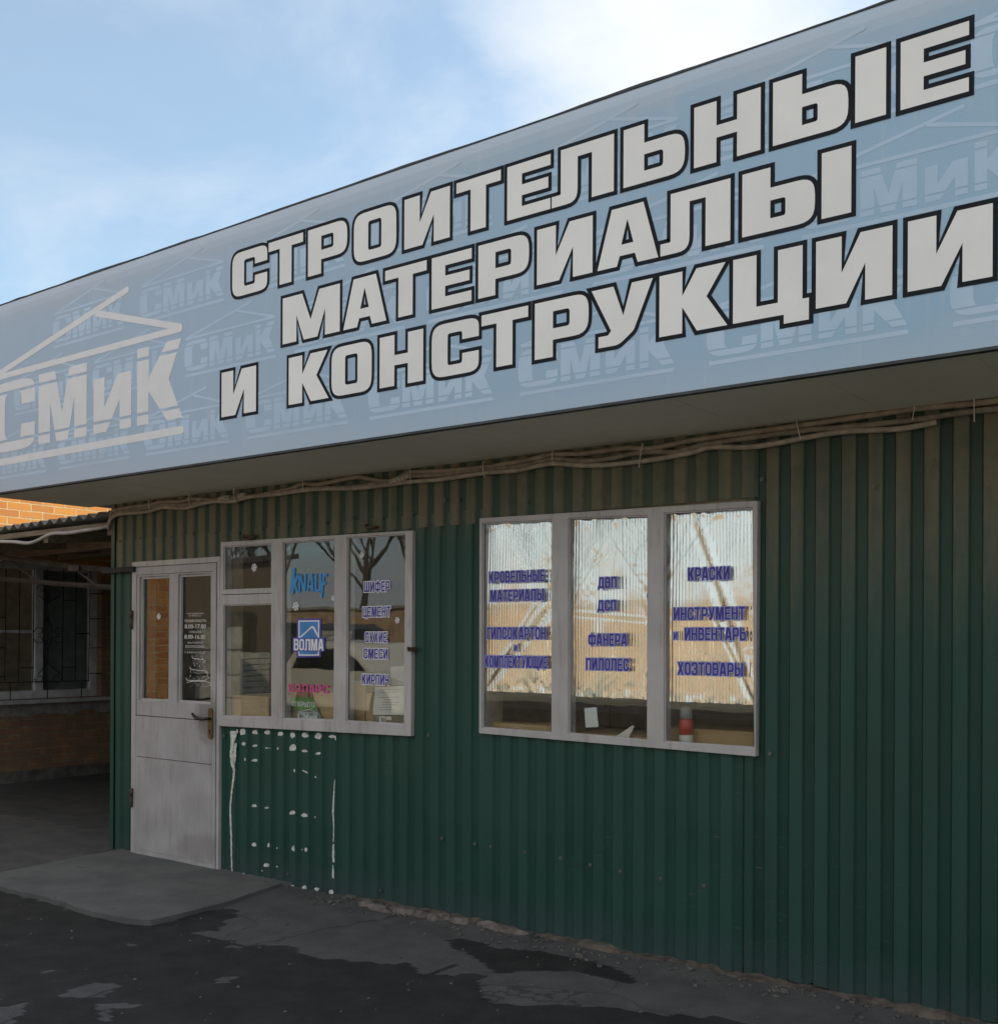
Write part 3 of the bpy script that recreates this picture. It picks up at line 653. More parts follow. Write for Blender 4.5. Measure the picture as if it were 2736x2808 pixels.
a, c = onY(*W1(733, 1438), YL), onY(*W1(1078, 1452), YL); flatsheet('lettering', [[(a.x, c.z), (c.x, c.z), (c.x, a.z), (a.x, a.z)]], YL, M_pink, win1)
def pxpoly(rd, pts, y): return [(lambda p: (p.x, p.z))(onY(*rd(*q), y)) for q in pts]
b = MB()
for g in ([(757, 572), (746, 545), (770, 338), (792, 345), (786, 440), (812, 385), (832, 398), (799, 478), (818, 555), (796, 550), (783, 508), (778, 565)], [(818, 553), (822, 395), (845, 395), (866, 490), (870, 392), (889, 392), (882, 548), (861, 548), (838, 450), (836, 552)],
          [(962, 390), (981, 390), (978, 520), (988, 533), (998, 520), (1003, 388), (1021, 388), (1015, 530), (1000, 550), (972, 550), (958, 530)], [(1005, 600), (1030, 388), (1070, 388), (1067, 415), (1046, 418), (1042, 460), (1062, 460), (1059, 486), (1038, 488), (1027, 602)]):
    b.plate([pxpoly(W1, g, YL)], YL, None)
b.plate([pxpoly(W1, [(889, 548), (915, 390), (941, 390), (954, 548), (935, 548), (931, 515), (909, 515), (906, 548)], YL), pxpoly(W1, [(913, 490), (928, 490), (923, 430)], YL)], YL, None)
fix_front(b.build('lettering', M_knblue, win1))
# blue square emblem with the white arc
lb = flatsheet('logo_sticker', [pxpoly(W1, [(803, 1122), (1015, 1118), (1015, 1072), (1050, 1070), (1050, 945), (1015, 945), (1015, 783), (805, 783), (805, 945), (770, 945), (770, 1072), (803, 1072)], YL)], YL + 0.0012, plain('violet_film', (0.06, 0.05, 0.33), 0.5), win1)
flatsheet('logo_sticker', [pxpoly(W1, [(818, 1105), (998, 1105), (1001, 797), (819, 799)], YL)], YL + 0.0006, M_wfilm, win1)
flatsheet('logo_sticker', [pxpoly(W1, [(829, 1094), (988, 1094), (990, 808), (830, 810)], YL)], YL, plain('mid_blue_film', (0.035, 0.20, 0.50), 0.5), win1)
flatsheet('logo_sticker', [pxpoly(W1, [(830, 942), (880, 898), (920, 860), (936, 845), (952, 848), (968, 872), (990, 925), (990, 950), (968, 908), (948, 868), (938, 862), (912, 884), (860, 930), (838, 948)], YL)], YL - 0.0008, M_wfilm, win1)
flatsheet('logo_sticker', [pxpoly(W1, [(772, 1068), (1048, 1068), (1048, 950), (772, 950)], YL)], YL - 0.0014, plain('violet_film_b', (0.05, 0.08, 0.38), 0.5), win1)
letters(win1, pxword(W1, 'ВОЛМА', 782, 1040, 960, 1060, y=YL), YL - 0.0022, M_wfilm, None, 0, t=0.30, h=0.16)
def snow(rd, x, y_, r, parent, yl):
    c = onY(*rd(x, y_), yl); b = MB()
    for k in range(6):
        a = math.pi / 3 * k + 0.2; d = Vector((math.cos(a), math.sin(a))); n_ = Vector((-d.y, d.x)); p = Vector((c.x, c.z)); yy_ = yl - 0.0001 * k
        b.plate([[p + n_ * r * .09, p - n_ * r * .09, p + d * r - n_ * r * .09, p + d * r + n_ * r * .09]], yy_, None)
        for s in (1, -1):
            q = p + d * r * .5; e = (d * .6 + n_ * .8 * s) * r * .42; m_ = Vector((-e.y, e.x)).normalized() * r * .08
            b.plate([[q + m_, q - m_, q + e - m_, q + e + m_]], yy_ - 0.0007 - 0.00005 * s, None)
    fix_front(b.build('snowflake_sticker', M_wfilm, parent))
for q in ((435, 338, .028), (798, 675, .030), (1122, 604, .017), (1371, 229, .019), (1681, 797, .020)): snow(W1, *q, win1, YL)
snow(DZ, 282, 438, 0.024, door, 0.0)
# opening hours on the door glass
DT = zm((460, 1640), 7.5125); YD = 0.0005
M_dtext = plain('hours_film', (0.60, 0.60, 0.58), 0.5, var=0.05)
for txt, xl, xr, yc, hh, bd in (('ИНН 230605270430', 398, 738, 320, 34, .0), ('ИП МАЛИК А.А.', 438, 690, 366, 34, .0), ('РЕЖИМ РАБОТЫ', 350, 790, 470, 56, .012), ('8.00-17.00', 350, 785, 585, 88, .012), ('СУББОТА', 440, 688, 700, 48, .0), ('8.00-16.00', 345, 780, 800, 86, .012), ('ВЫХОДНОЙ', 408, 728, 920, 58, .0), ('ВОСКРЕСЕНЬЕ', 365, 755, 1000, 54, .006), ('т. 8-927-612-53-37', 345, 775, 1122, 42, .0)):
    a, c = onY(*DT(xl, yc), YD), onY(*DT(xr, yc), YD); t_, u_ = onY(*DT(570, yc - hh / 2), YD), onY(*DT(570, yc + hh / 2), YD)
    text_mesh(txt, a.x, c.x, (a.z + c.z) / 2, t_.z - u_.z, YD, M_dtext, door, bd)
a, c = onY(*DT(345, 1063), YD), onY(*DT(880, 1072), YD); flatsheet('lettering', [[(a.x, c.z), (c.x, c.z), (c.x, a.z), (a.x, a.z)]], YD, M_dtext, door)
b = MB()                                                             # frost ornament: swirls and dots
for s in ([(500, 1180), (520, 1240), (640, 1260), (760, 1280), (770, 1320), (720, 1330)], [(460, 1420), (480, 1470), (620, 1490), (780, 1510), (830, 1550), (800, 1610)], [(380, 1640), (400, 1690), (560, 1700), (760, 1700), (860, 1640)], [(390, 1740), (520, 1720), (700, 1715), (860, 1740), (890, 1780), (850, 1810)]):
    cp = curve_pts([onY(*DT(*q), YD) for q in s], 6); b.tube([(p.x, YD, p.z) for p in cp], 0.0022, 5)
for k in range(190):
    t_ = random.random(); yv = 1165 + 670 * t_; hw = 90 + 160 * t_; q = onY(*DT(640 + random.uniform(-hw, hw), yv), YD); r = random.uniform(.0012, .0034)
    b.plate([[(q.x + r * math.cos(i * 1.0472), q.z + r * math.sin(i * 1.0472)) for i in range(6)]], YD - 0.0002 - k * 4e-6, None)
b.build('frost_sticker', M_dtext, door)
# paint drips and glue marks left on the sheets below the first window
GR = zm((300, 1900), 1.904)
yb = -0.0016; M_glue = plain('old_glue', (0.50, 0.52, 0.50), 0.7, var=0.25, scale=30)
def mark(r): b = MB(); b.plate([r], yb, None); fix_front(b.build('glue_mark', M_glue, shop))
def blob(cx, cy, rx, ry, n=11):
    global yb
    o = []; s = random.random() * 9
    for k in range(n):
        a = 2 * math.pi * k / n; q = 1 + 0.55 * pn(math.cos(a) * 1.3 + s, math.sin(a) * 1.3, s)
        o.append((cx + rx * q * math.cos(a), cy + ry * q * math.sin(a)))
    mark(pxpoly(GR, list(reversed(o)), yb))
for q in ((665, 202, 6, 9), (695, 206, 15, 17), (760, 207, 15, 12), (826, 208, 14, 11), (892, 215, 15, 11), (957, 222, 16, 13), (1022, 221, 15, 13), (1090, 228, 16, 16), (1162, 229, 14, 8), (700, 267, 11, 8), (759, 277, 15, 6), (822, 288, 10, 3), (838, 290, 3, 3), (879, 291, 5, 6), (956, 288, 18, 18), (1020, 304, 14, 7), (1090, 317, 15, 6),
          (708, 346, 4, 9), (759, 354, 14, 7), (966, 407, 5, 8), (1076, 440, 4, 5), (757, 591, 14, 8), (822, 601, 12, 4), (954, 627, 16, 11), (1019, 641, 17, 10), (1073, 650, 3, 5), (756, 793, 12, 10), (831, 796, 6, 10), (874, 812, 3, 4), (959, 815, 10, 15), (1026, 821, 8, 11), (1006, 820, 3, 4), (819, 901, 15, 10), (874, 909, 4, 4), (745, 963, 14, 7), (818, 975, 13, 5), (885, 992, 15, 5), (950, 1010, 14, 7), (1017, 1023, 15, 14), (1083, 1027, 14, 8), (1157, 1042, 12, 12), (700, 945, 5, 5), (797, 930, 3, 5)): blob(*q)
def strip(pts):
    l = [(x - w_, y_) for x, y_, w_ in pts]; r_ = [(x + w_, y_) for x, y_, w_ in reversed(pts)]
    mark(pxpoly(GR, l + r_, yb))
def wob(pts):
    o = []
    for (x0, y0, w0), (x1, y1, w1) in zip(pts, pts[1:]):
        n = max(2, int(abs(y1 - y0) / 8))
        for k in range(n):
            t_ = k / n; yv = y0 + (y1 - y0) * t_; o.append((x0 + (x1 - x0) * t_ + 1.6 * pn(yv * .05, 3), yv, max(1.2, (w0 + (w1 - w0) * t_) * (1 + .5 * pn(yv * .08, 7)))))
    o.append(pts[-1]); return o
strip(wob([(646, 200, 15), (648, 225, 16), (641, 262, 8), (638, 300, 7), (638, 325, 10), (642, 372, 9), (651, 408, 5), (648, 440, 5), (638, 520, 4), (631, 590, 4), (632, 660, 4.5), (636, 760, 4), (637, 850, 3.5), (640, 948, 3)]))
strip(wob([(660, 262, 5), (652, 310, 9), (655, 350, 5), (650, 372, 3)])); strip(wob([(1176, 455, 1.5), (1172, 520, 3), (1167, 620, 4.5), (1171, 700, 2.5), (1169, 780, 2.5)])); strip(wob([(1169, 790, 4), (1168, 850, 6), (1170, 886, 5)]))
strip(wob([(1167, 900, 2), (1167, 940, 5), (1168, 970, 4)])); strip(wob([(1178, 225, 5), (1181, 248, 2)])); strip(wob([(1008, 404, 3), (1022, 412, 9), (1034, 422, 3)]))
# screws with washers on the ribs
sb = MB(); sb.tube([(0, 0.0, 0), (0, -0.002, 0)], 0.010, 12); sb.tube([(0, -0.002, 0), (0, -0.0075, 0)], 0.0056, 6)
scr0 = sb.build('screw', plain('screw_metal', (0.10, 0.11, 0.10), 0.5, 0.3), shop); scr = []
C1 = zm((1000, 1140), 2.1156); C2 = zm((280, 1280), 2.5053); C3 = zm((1200, 2200), 1.2396); C4 = zm((2000, 1300), 2.443)
for rd, q in ((C1, [(100, 592), (272, 572), (463, 490), (545, 487), (942, 500), (1257, 463), (1604, 442)]), (C2, [(122, 510), (258, 490), (470, 480), (622, 460), (773, 455), (935, 455), (1096, 425), (1270, 410), (1357, 405), (1538, 382), (1720, 350)]),
              (C3, [(13, 124), (125, 143), (180, 152), (296, 171), (417, 191), (518, 214), (620, 237), (757, 261), (905, 286)]), (C4, [(215, 35), (965, 85), (270, 1875)]), (GR, [(596, 226), (1033, 210), (1666, 222), (1735, 762), (1413, 1033), (930, 948)])):
    for p in q:
        P = onY(*rd(*p), -0.006)
        if not scr: o = scr0
        else:
            o = scr0.copy(); COL.objects.link(o); o.parent = shop
        o.location = (P.x, -0.0045, P.z); o.matrix_parent_inverse = Matrix.Translation(-Vector(shop.location)); scr.append(o)
# rusty brackets over the first window
q = onY(*C2(1010, 485), -0.03); b = MB()
b.tube(curve_pts([(q.x - 0.06, -0.02, q.z + 0.02), (q.x - 0.02, -0.06, q.z - 0.005), (q.x + 0.03, -0.05, q.z - 0.01), (q.x + 0.07, -0.02, q.z + 0.012)]), 0.006, 6); b.tube([(q.x - .03, -0.045, q.z), (q.x + .05, -0.03, q.z + .004)], 0.012, 6); b.build('bracket', M_rust, shop)
q = onY(*C2(1860, 415), -0.03); b = MB(); b.box((q.x - 0.045, -0.05, q.z - 0.008), (q.x + 0.035, -0.02, q.z + 0.004)); b.box((q.x - 0.045, -0.05, q.z + 0.004), (q.x - 0.04, -0.02, q.z + 0.02)); b.build('bracket', M_rust, shop)
q = onY(*W1(1808, 1050), -0.03); b = MB(); b.box((q.x - 0.018, -0.05, q.z - 0.012), (q.x + 0.014, -0.005, q.z + 0.012)); b.tube([(q.x, -0.05, q.z), (q.x, -0.065, q.z + .01)], .008, 6); b.build('bracket', M_rust, shop)

# ------------------------------------------------------------------ shop sign (box fascia)
sign = thing('shop_sign', 'long pale blue fascia box sign with white black-edged Cyrillic capitals above the shop front', 'shop sign', (-3.0, -0.4, ZS))
SX0, SX1, SY, SZ0, SZ1 = -7.225, 1.6, -0.8, 2.458, 3.722
def banner_mat(name='banner_print', ghost=False):
    t = MT(name)
    big = t.noise(0.9, 5, 0.6); st = t.noise(4.5, 6, 0.65, t.map((5, 1, 0.55))); fine = t.noise(160, 3, 0.6); blot = t.noise(3.3, 6, 0.7)
    lr = t.ramp(t.x, -6.5, -1.0)
    c = t.mix(lr, (0.335, 0.425, 0.545), (0.265, 0.42, 0.565))
    if ghost: c = t.mix(t.ramp(t.noise(1.6, 6, 0.65), 0.3, 0.7, 0.45, 0.95), c, (0.44, 0.575, 0.735))
    c = t.mix(t.ramp(big, 0.35, 0.7, 0, 0.3), c, (0.35, 0.47, 0.64))
    c = t.mix(t.ramp(st, 0.52, 0.8, 0, 0.42), c, (0.45, 0.49, 0.56))
    c = t.mix(t.ramp(t.math('ADD', t.z, t.math('MULTIPLY', t.math('SUBTRACT', blot, 0.5), 0.22)), 3.50, 3.72, 0, 0.6), c, (0.44, 0.46, 0.50))   # glare along the top edge, painted in as a paler colour
    c = t.mix(t.ramp(t.math('ADD', t.z, t.math('MULTIPLY', t.math('SUBTRACT', blot, 0.5), 0.25)), 2.62, 2.46, 0, 0.35), c, (0.42, 0.46, 0.52))
    c = t.mix(t.ramp(t.noise(22, 7, 0.8), 0.71, 0.74, 0, 0.5), c, (0.6, 0.62, 0.63))
    t.bump(t.math('ADD', t.math('MULTIPLY', fine, 0.2), t.noise(1.2, 3)), 0.18, 0.02)
    return t.done(c, 0.52, 0, 0.35)
b = MB(); prof = [(SY, SZ0), (SY, 2.9), (SY, 3.3), (SY, 3.62), (SY + 0.004, 3.66), (SY + 0.014, 3.695), (SY + 0.032, SZ1)]
nX = 60
for i in range(nX):
    x0, x1 = SX0 + (SX1 - SX0) * i / nX, SX0 + (SX1 - SX0) * (i + 1) / nX
    for (y0, z0), (y1, z1) in zip(prof, prof[1:]):
        b.poly([(x0, y0, z0), (x1, y0, z0), (x1, y1, z1), (x0, y1, z1)])
pn_ = b.build('banner', banner_mat(), sign, smooth=True); fix_front(pn_)
b = MB(); b.box((SX0 + .004, SY + 0.036, SZ0 + 0.012), (SX1, 0.30, SZ1 - 0.01)); b.build('sign_box', plain('sign_casing', (0.32, 0.33, 0.35), 0.7), sign)
def soffit_mat():
    t = MT('soffit_board'); c = t.mix(t.ramp(t.noise(1.8, 6, 0.6), 0.3, 0.7), (0.70, 0.675, 0.57), (0.78, 0.755, 0.64))
    c = t.mix(t.ramp(t.noise(14, 6, 0.7), 0.62, 0.75, 0, 0.3), c, (0.3, 0.26, 0.2)); t.bump(t.noise(2.5, 3), 0.2, 0.02); return t.done(c, 0.65)
Ms = soffit_mat()
edges = [SX0 + 0.01, -6.2, -5.0, -3.8, xat(1960, SZ0, -0.5), xat(2120, SZ0, -0.4), -1.09, -0.42, 0.5, SX1]
edges = [SX0 + 0.01, -5.9, -4.4, -3.15, -2.05, -1.45, -0.92, -0.3, 0.6, SX1]
b = MB()
for a, c in zip(edges, edges[1:]):
    dz = 0.002 * random.random(); b.box((a + 0.0012, SY + 0.03, SZ0 + dz), (c - 0.0012, 0.0, SZ0 + 0.010))
b.build('soffit', Ms, sign)
M_trim = plain('dark_trim', (0.035, 0.04, 0.045), 0.5, 0.3, 0.4)
b = MB(); b.box((SX0, SY - 0.003, SZ0 - 0.006), (SX1, SY + 0.028, SZ0 + 0.005)); b.build('edge_trim', M_trim, sign)
b = MB(); pz_ = None
for i in range(150):                                                 # wavy flashing along the top
    x0, x1 = SX0 + (SX1 - SX0) * i / 150, SX0 + (SX1 - SX0) * (i + 1) / 150
    f = lambda x: SZ1 + 0.001 + 0.009 * max(-0.3, pn(x * 1.6, 3)) + 0.003 * pn(x * 8, 1)
    b.hexa([(x0, SY + 0.022, SZ1 - 0.006), (x1, SY + 0.022, SZ1 - 0.006), (x1, SY + 0.06, SZ1 - 0.006), (x0, SY + 0.06, SZ1 - 0.006)], [(x0, SY + 0.022, f(x0)), (x1, SY + 0.022, f(x1)), (x1, SY + 0.06, f(x1)), (x0, SY + 0.06, f(x0))])
b.build('top_flashing', M_trim, sign)
M_white = MT('white_letters'); _c = M_white.mix(M_white.ramp(M_white.noise(2.2, 6, 0.6), 0.3, 0.7), (0.655, 0.66, 0.665), (0.73, 0.735, 0.735)); _c = M_white.mix(M_white.ramp(M_white.noise(18, 7, 0.8), 0.70, 0.74, 0, 0.35), _c, (0.4, 0.37, 0.34)); M_white = M_white.done(_c, 0.55, 0, 0.35)
YT = SY - 0.0022
U2 = lambda x: 600 + x / 1.628
U3 = lambda x: 1600 + x / 1.6285
L1 = [('С', U2(60), U2(216)), ('Т', U2(222), U2(376)), ('Р', U2(398), U2(573)), ('О', U2(603), U2(792)), ('И', U2(828), U2(1031)), ('Т', U2(1060), U2(1258)), ('Е', U2(1287), U2(1480)), ('Л', U2(1486), U3(135)), ('Ь', U3(178), U3(452)), ('Н', U3(493), U3(790)), ('Ы', U3(845), U3(1350)), ('Е', U3(1415), U3(1720))]
L2 = [('М', U2(285), U2(540)), ('А', U2(556), U2(748)), ('Т', U2(742), U2(927)), ('Е', U2(950), U2(1128)), ('Р', U2(1158), U2(1384)), ('И', U2(1420), U2(1668)), ('А', U2(1690), U3(333)), ('Л', U3(343), U3(655)), ('Ы', U3(708), U3(1195))]
L3 = [('И', U2(12), U2(166)), ('К', U2(312), U2(490)), ('О', U2(503), U2(682)), ('Н', U2(718), U2(912)), ('С', U2(950), U2(1160)), ('Т', U2(1172), U2(1380)), ('Р', U2(1410), U2(1650)), ('У', U3(35), U3(308)), ('К', U3(338), U3(642)), ('Ц', U3(667), U3(977)), ('И', U3(1037), U3(1378)), ('И', U3(1447), U3(1826))]
for ln, z0, z1, lab in ((L1, 3.315, 3.547, 'top line of white capitals'), (L2, 3.006, 3.240, 'middle line of white capitals'), (L3, 2.690, 2.929, 'bottom line of white capitals')):
    it = []
    for ch, ua, ub in ln:
        xa, xb = xat(ua, (z0 + z1) / 2, YT), xat(ub, (z0 + z1) / 2, YT); it.append((ch, xa, z0, xb - xa, z1 - z0))
    letters(sign, it, YT, M_white, M_black, 0.0165, label=lab, t=0.345, h=0.2)
# the house emblem: roof strokes, letters cut by two slits, underline
def cut_bands(rings_list, bands):
    """plane-cut tessellated letters: returns MB of faces outside the horizontal bands"""
    bm = bmesh.new()
    for rings in rings_list:
        flat = [p for r in rings for p in r]; vs = [bm.verts.new((p[0], 0, p[1])) for p in flat]
        for t_ in tessellate_polygon([[Vector((p[0], p[1], 0)) for p in r] for r in rings]):
            try: bm.faces.new([vs[i] for i in t_])
            except ValueError: pass
    for z0, z1 in bands:
        for z in (z0, z1):
            bmesh.ops.bisect_plane(bm, geom=bm.verts[:] + bm.edges[:] + bm.faces[:], plane_co=(0, 0, z), plane_no=(0, 0, 1))
        kill = [f for f in bm.faces if z0 < f.calc_center_median().z < z1]; bmesh.ops.delete(bm, geom=kill, context='FACES')
    return bm
def bar(p, q, wd):
    p, q = Vector(p), Vector(q); d = (q - p).normalized(); n_ = Vector((-d.y, d.x)) * wd; e = d * wd * .6
    return [p - n_ - e * .2, q - n_, q - n_ * .5 + e, q + n_ * .5 + e, q + n_, p + n_ - e * .2]
def emblem(mb, X0, Z0, k, y):              # drawn for a 2.04 m wide emblem, scaled by k
    def T(p): return Vector((X0 + (p[0] + 7.10) * k, Z0 + (p[1] - 2.66) * k))
    def G(ch, xa, xb, za, zb, **kw): return [[((X0 + (p.x + 7.10) * k), (Z0 + (p.y - 2.66) * k)) for p in r] for r in glyph_rings(ch, xa, za, xb - xa, zb - za, **kw)]
    for i, r in enumerate((bar((-7.10, 2.66), (-5.06, 2.662), .0225), bar((-7.09, 3.232), (-5.575, 3.54), .019), bar((-5.90, 3.458), (-5.075, 3.235), .019), bar((-7.09, 3.226), (-5.075, 3.228), .019))):
        mb.plate([[T(p) for p in r]], y - 0.00008 * i, None)
    rl = [G('c', -7.13, -6.563, 2.722, 3.178), G('М', -6.52, -5.986, 2.73, 3.174), G('И', -5.914, -5.534, 2.73, 3.06, t=.30), G('К', -5.477, -5.055, 2.73, 3.174, t=.26)]
    s = lambda z: Z0 + (z - 2.66) * k
    bm = cut_bands(rl, ((s(2.785), s(2.801)), (s(3.102), s(3.119))))
    i0 = len(mb.v); bm.verts.index_update(); mb.v += [(v.co.x, y, v.co.z) for v in bm.verts]; mb.f += [tuple(i0 + v.index for v in f.verts) for f in bm.faces]; bm.free()
b = MB(); emblem(b, -7.10, 2.66, 1.0, SY - 0.0012); o = b.build('emblem', plain('emblem_white', (0.64, 0.65, 0.68), 0.55, var=0.03, spec=.35), sign); fix_front(o)
b = MB()
for z, xs0 in ((2.555, -6.28), (2.955, -6.80), (3.322, -7.27)):
    x = xs0 - 0.89
    while x < SX1 - 0.8:
        if x > SX0: emblem(b, x, z, 0.36, SY - 0.0005)
        x += 0.885 if z < 3.3 else 0.905
o = b.build('faded_print', banner_mat('ghost_print', True), sign); fix_front(o)

# ------------------------------------------------------------------ cables under the soffit
M_cable = plain('dusty_conduit', (0.25, 0.215, 0.17), 0.75, var=0.25, scale=20, bump=0.3, bscale=200)
S = lambda rd, q: [rd(*p) for p in q]
M_cables = [plain('dusty_conduit_a', (0.30, 0.265, 0.215), 0.7, var=0.25, scale=14, bump=0.3, bscale=200), plain('dusty_conduit_b', (0.20, 0.175, 0.14), 0.8, var=0.3, scale=20, bump=0.3, bscale=200), M_cable]
cabs = [(S(C2, [(52, 345), (85, 300), (200, 278), (330, 262), (400, 243), (540, 238), (620, 222), (780, 228), (840, 215), (1000, 205), (1150, 183), (1300, 150), (1380, 118), (1480, 122), (1600, 100), (1740, 72), (1820, 80)]) + S(C1, [(60, 372), (150, 380), (210, 352), (270, 328), (430, 322), (680, 300), (860, 272), (1000, 245), (1090, 224), (1250, 220), (1430, 198), (1530, 186), (1640, 190), (1780, 168), (1904, 142)]) + [(2193, 1167), (2503, 1122), (2670, 1107), (2800, 1088)], 0.0125, -0.028, 'uppermost beige cable sagging along the soffit line above the shop windows'),
        (S(C2, [(45, 390), (60, 360), (100, 318), (200, 300), (330, 280), (420, 262), (560, 262), (680, 243), (830, 225), (980, 210), (1130, 196), (1280, 168), (1400, 152), (1560, 145), (1700, 140), (1904, 118)]) + S(C1, [(0, 405), (100, 385), (190, 375), (260, 350), (430, 345), (600, 320), (760, 305), (900, 292), (1020, 265), (1110, 250), (1250, 262), (1400, 252), (1560, 220), (1700, 208), (1800, 212), (1904, 185)]) + [(1947, 1216), (2193, 1182), (2340, 1169), (2513, 1150), (2670, 1127), (2800, 1118)], 0.0125, -0.030, 'middle beige cable running under the sign between two others'),
        (S(C2, [(40, 430), (48, 385), (75, 345), (130, 325), (230, 318), (330, 305), (420, 280), (560, 285), (660, 262), (760, 240), (900, 238), (1010, 208), (1200, 190), (1390, 162), (1540, 152), (1720, 150), (1904, 132)]) + S(C1, [(30, 412), (150, 400), (250, 385), (420, 372), (560, 352), (700, 332), (880, 318), (1000, 292), (1100, 278), (1250, 288), (1400, 285), (1560, 270), (1700, 250), (1904, 212)]) + [(1952, 1226), (2075, 1224), (2292, 1186), (2464, 1176), (2567, 1157)], 0.0125, -0.034, 'lowest beige cable bending round the left corner and ending cut off near the right')]
for pts, r, y, lab in cabs:
    b = MB(); b.tube([p + Vector((0, 0.0012 * (k % 2), 0)) for k, p in enumerate(curve_pts([onY(u, v, y) for u, v in pts], 5))], r, 8)
    o = b.build('cable', M_cables.pop(), smooth=True); tag(o, lab, 'cable', 'cables along the soffit')
M_tie = plain('cable_tie', (0.55, 0.53, 0.50), 0.5)
for k, (rd, q, lab) in enumerate(((C2, (325, 265), 'left end'), (C2, (600, 235), ''), (C2, (910, 200), ''), (C2, (1382, 130), ''), (C1, (265, 345), ''), (C1, (690, 318), ''), (C1, (1090, 240), ''), (C1, (1600, 240), ''), (zm((1800, 900), 2.034), (790, 560), ''), (zm((1800, 900), 2.034), (1435, 470), ''), (zm((1800, 900), 2.034), (1772, 455), ''))):
    q = onY(*rd(*q), -0.045); b = MB(); ln = 0.035 + 0.02 * random.random(); tx = random.uniform(-.012, .012)
    b.tube([(q.x + tx, -0.046, q.z + ln), (q.x, -0.05, q.z), (q.x - tx, -0.046, q.z - ln * .9)], 0.0022, 5); b.tube([(q.x + tx, -0.047, q.z + ln), (q.x + tx + .008, -0.052, q.z + ln + .004)], 0.004, 5)
    o = b.build('cable_tie', M_tie); tag(o, 'pale plastic tie holding the beige cables together under the sign', 'cable tie', 'cable ties under the sign')
for rd, a, c in ((C2, (805, 222), (880, 212)), (C2, (940, 203), (990, 195)), (C1, (150, 385), (225, 365)), (C1, (225, 362), (262, 345))):
    p, q = onY(*rd(*a), -0.036), onY(*rd(*c), -0.036); b = MB(); b.tube([p, p.lerp(q, .5) + Vector((0, -.003, .002)), q], [0.016, 0.019, 0.016], 8)
    o = b.build('tape_wrap', plain('grey_tape', (0.30, 0.27, 0.23), 0.6, var=0.4, scale=60, bump=.5)); tag(o, 'strip of pale grey tape wound round the beige cables', 'tape', 'tape wraps on the cables')
b = MB(); Zc = zm((0, 1320), 5.95)
b.tube(curve_pts([onY(*Zc(*p), -0.012) for p in [(-400, 1010), (-100, 985), (45, 985), (250, 990), (450, 1010), (600, 970), (760, 890), (880, 850), (1100, 845), (1400, 800), (1700, 750), (1790, 690), (1800, 610), (1880, 550), (1960, 520)]], 5), 0.0135, 8)
o = b.build('conduit', plain('grey_conduit', (0.34, 0.33, 0.32), 0.55, var=.15), smooth=True); tag(o, 'pale grey conduit wavering across the wooden fascia board to the green corner', 'cable')

# ------------------------------------------------------------------ concrete doorstep
def slab_mat():
    t = MT('doorstep_concrete'); c = t.mix(t.ramp(t.noise(2.5, 6, 0.6), 0.3, 0.7), (0.084, 0.088, 0.09), (0.128, 0.131, 0.13)); c = t.mix(t.ramp(t.noise(35, 6, 0.7), 0.55, 0.75, 0, .4), c, (0.06, 0.06, 0.06))
    c = t.mix(t.ramp(t.noise(5, 7, 0.72, t.map((1, 2, 1))), 0.58, 0.68, 0, .55), c, (0.055, 0.053, 0.05)); c = t.mix(t.ramp(t.noise(1.3, 6, 0.7), 0.55, 0.68, 0, .5), c, (0.14, 0.138, 0.132)); t.bump(t.math('ADD', t.noise(90, 5, 0.7), t.noise(6, 4)), 0.5, 0.008); return t.done(c, 0.9, 0, .25)
edge = [onZ(*DRYZ(*p), 0.0) for p in [(1130, 330), (1050, 355), (905, 405), (760, 440), (645, 468), (600, 477), (540, 472), (455, 462), (350, 436), (275, 410), (140, 372), (0, 342), (-330, 262), (-200, 245), (0, 284), (200, 245), (440, 199)]]
rim = [(p.x, p.y) for p in edge] + [(XL + 0.1, 0.015), (edge[0].x + .05, 0.015)]
dense = []
for i in range(len(rim)):
    a, c = Vector(rim[i]), Vector(rim[(i + 1) % len(rim)]); n = max(1, int((c - a).length / 0.025))
    for k in range(n):
        p = a.lerp(c, k / n); ok = p.y < -0.05
        dense.append((p.x + (0.008 * pn(p.x * 9, p.y * 9) if ok else 0), p.y + (0.010 * pn(p.x * 8, p.y * 8, 4) + 0.05 * max(0, pn(p.x * 4.1, p.y * 4.1, 12) - .28) + 0.012 * pn(p.x * 26, p.y * 26, 2) if ok else 0)))
bm = bmesh.new(); vs = [bm.verts.new((x, y, 0.004 + 0.003 * pn(x * 3, y * 3))) for x, y in dense]; lo = [bm.verts.new((x * 1.0, y + 0.012, -0.085)) for x, y in dense]
f = bm.faces.new(vs); 
for i in range(len(vs)):
    j = (i + 1) % len(vs); bm.faces.new((vs[i], lo[i], lo[j], vs[j]))
bmesh.ops.triangulate(bm, faces=[f]); bmesh.ops.recalc_face_normals(bm, faces=bm.faces)
me = bpy.data.meshes.new('doorstep_slab'); bm.to_mesh(me); bm.free(); me.materials.append(slab_mat())
o = bpy.data.objects.new('doorstep_slab', me); COL.objects.link(o); tag(o, 'worn grey concrete slab lying on the ground in front of the door', 'doorstep')
bv = o.modifiers.new('bevel', 'BEVEL'); bv.width = 0.007; bv.segments = 2; bv.limit_method = 'ANGLE'; bv.angle_limit = R(50)

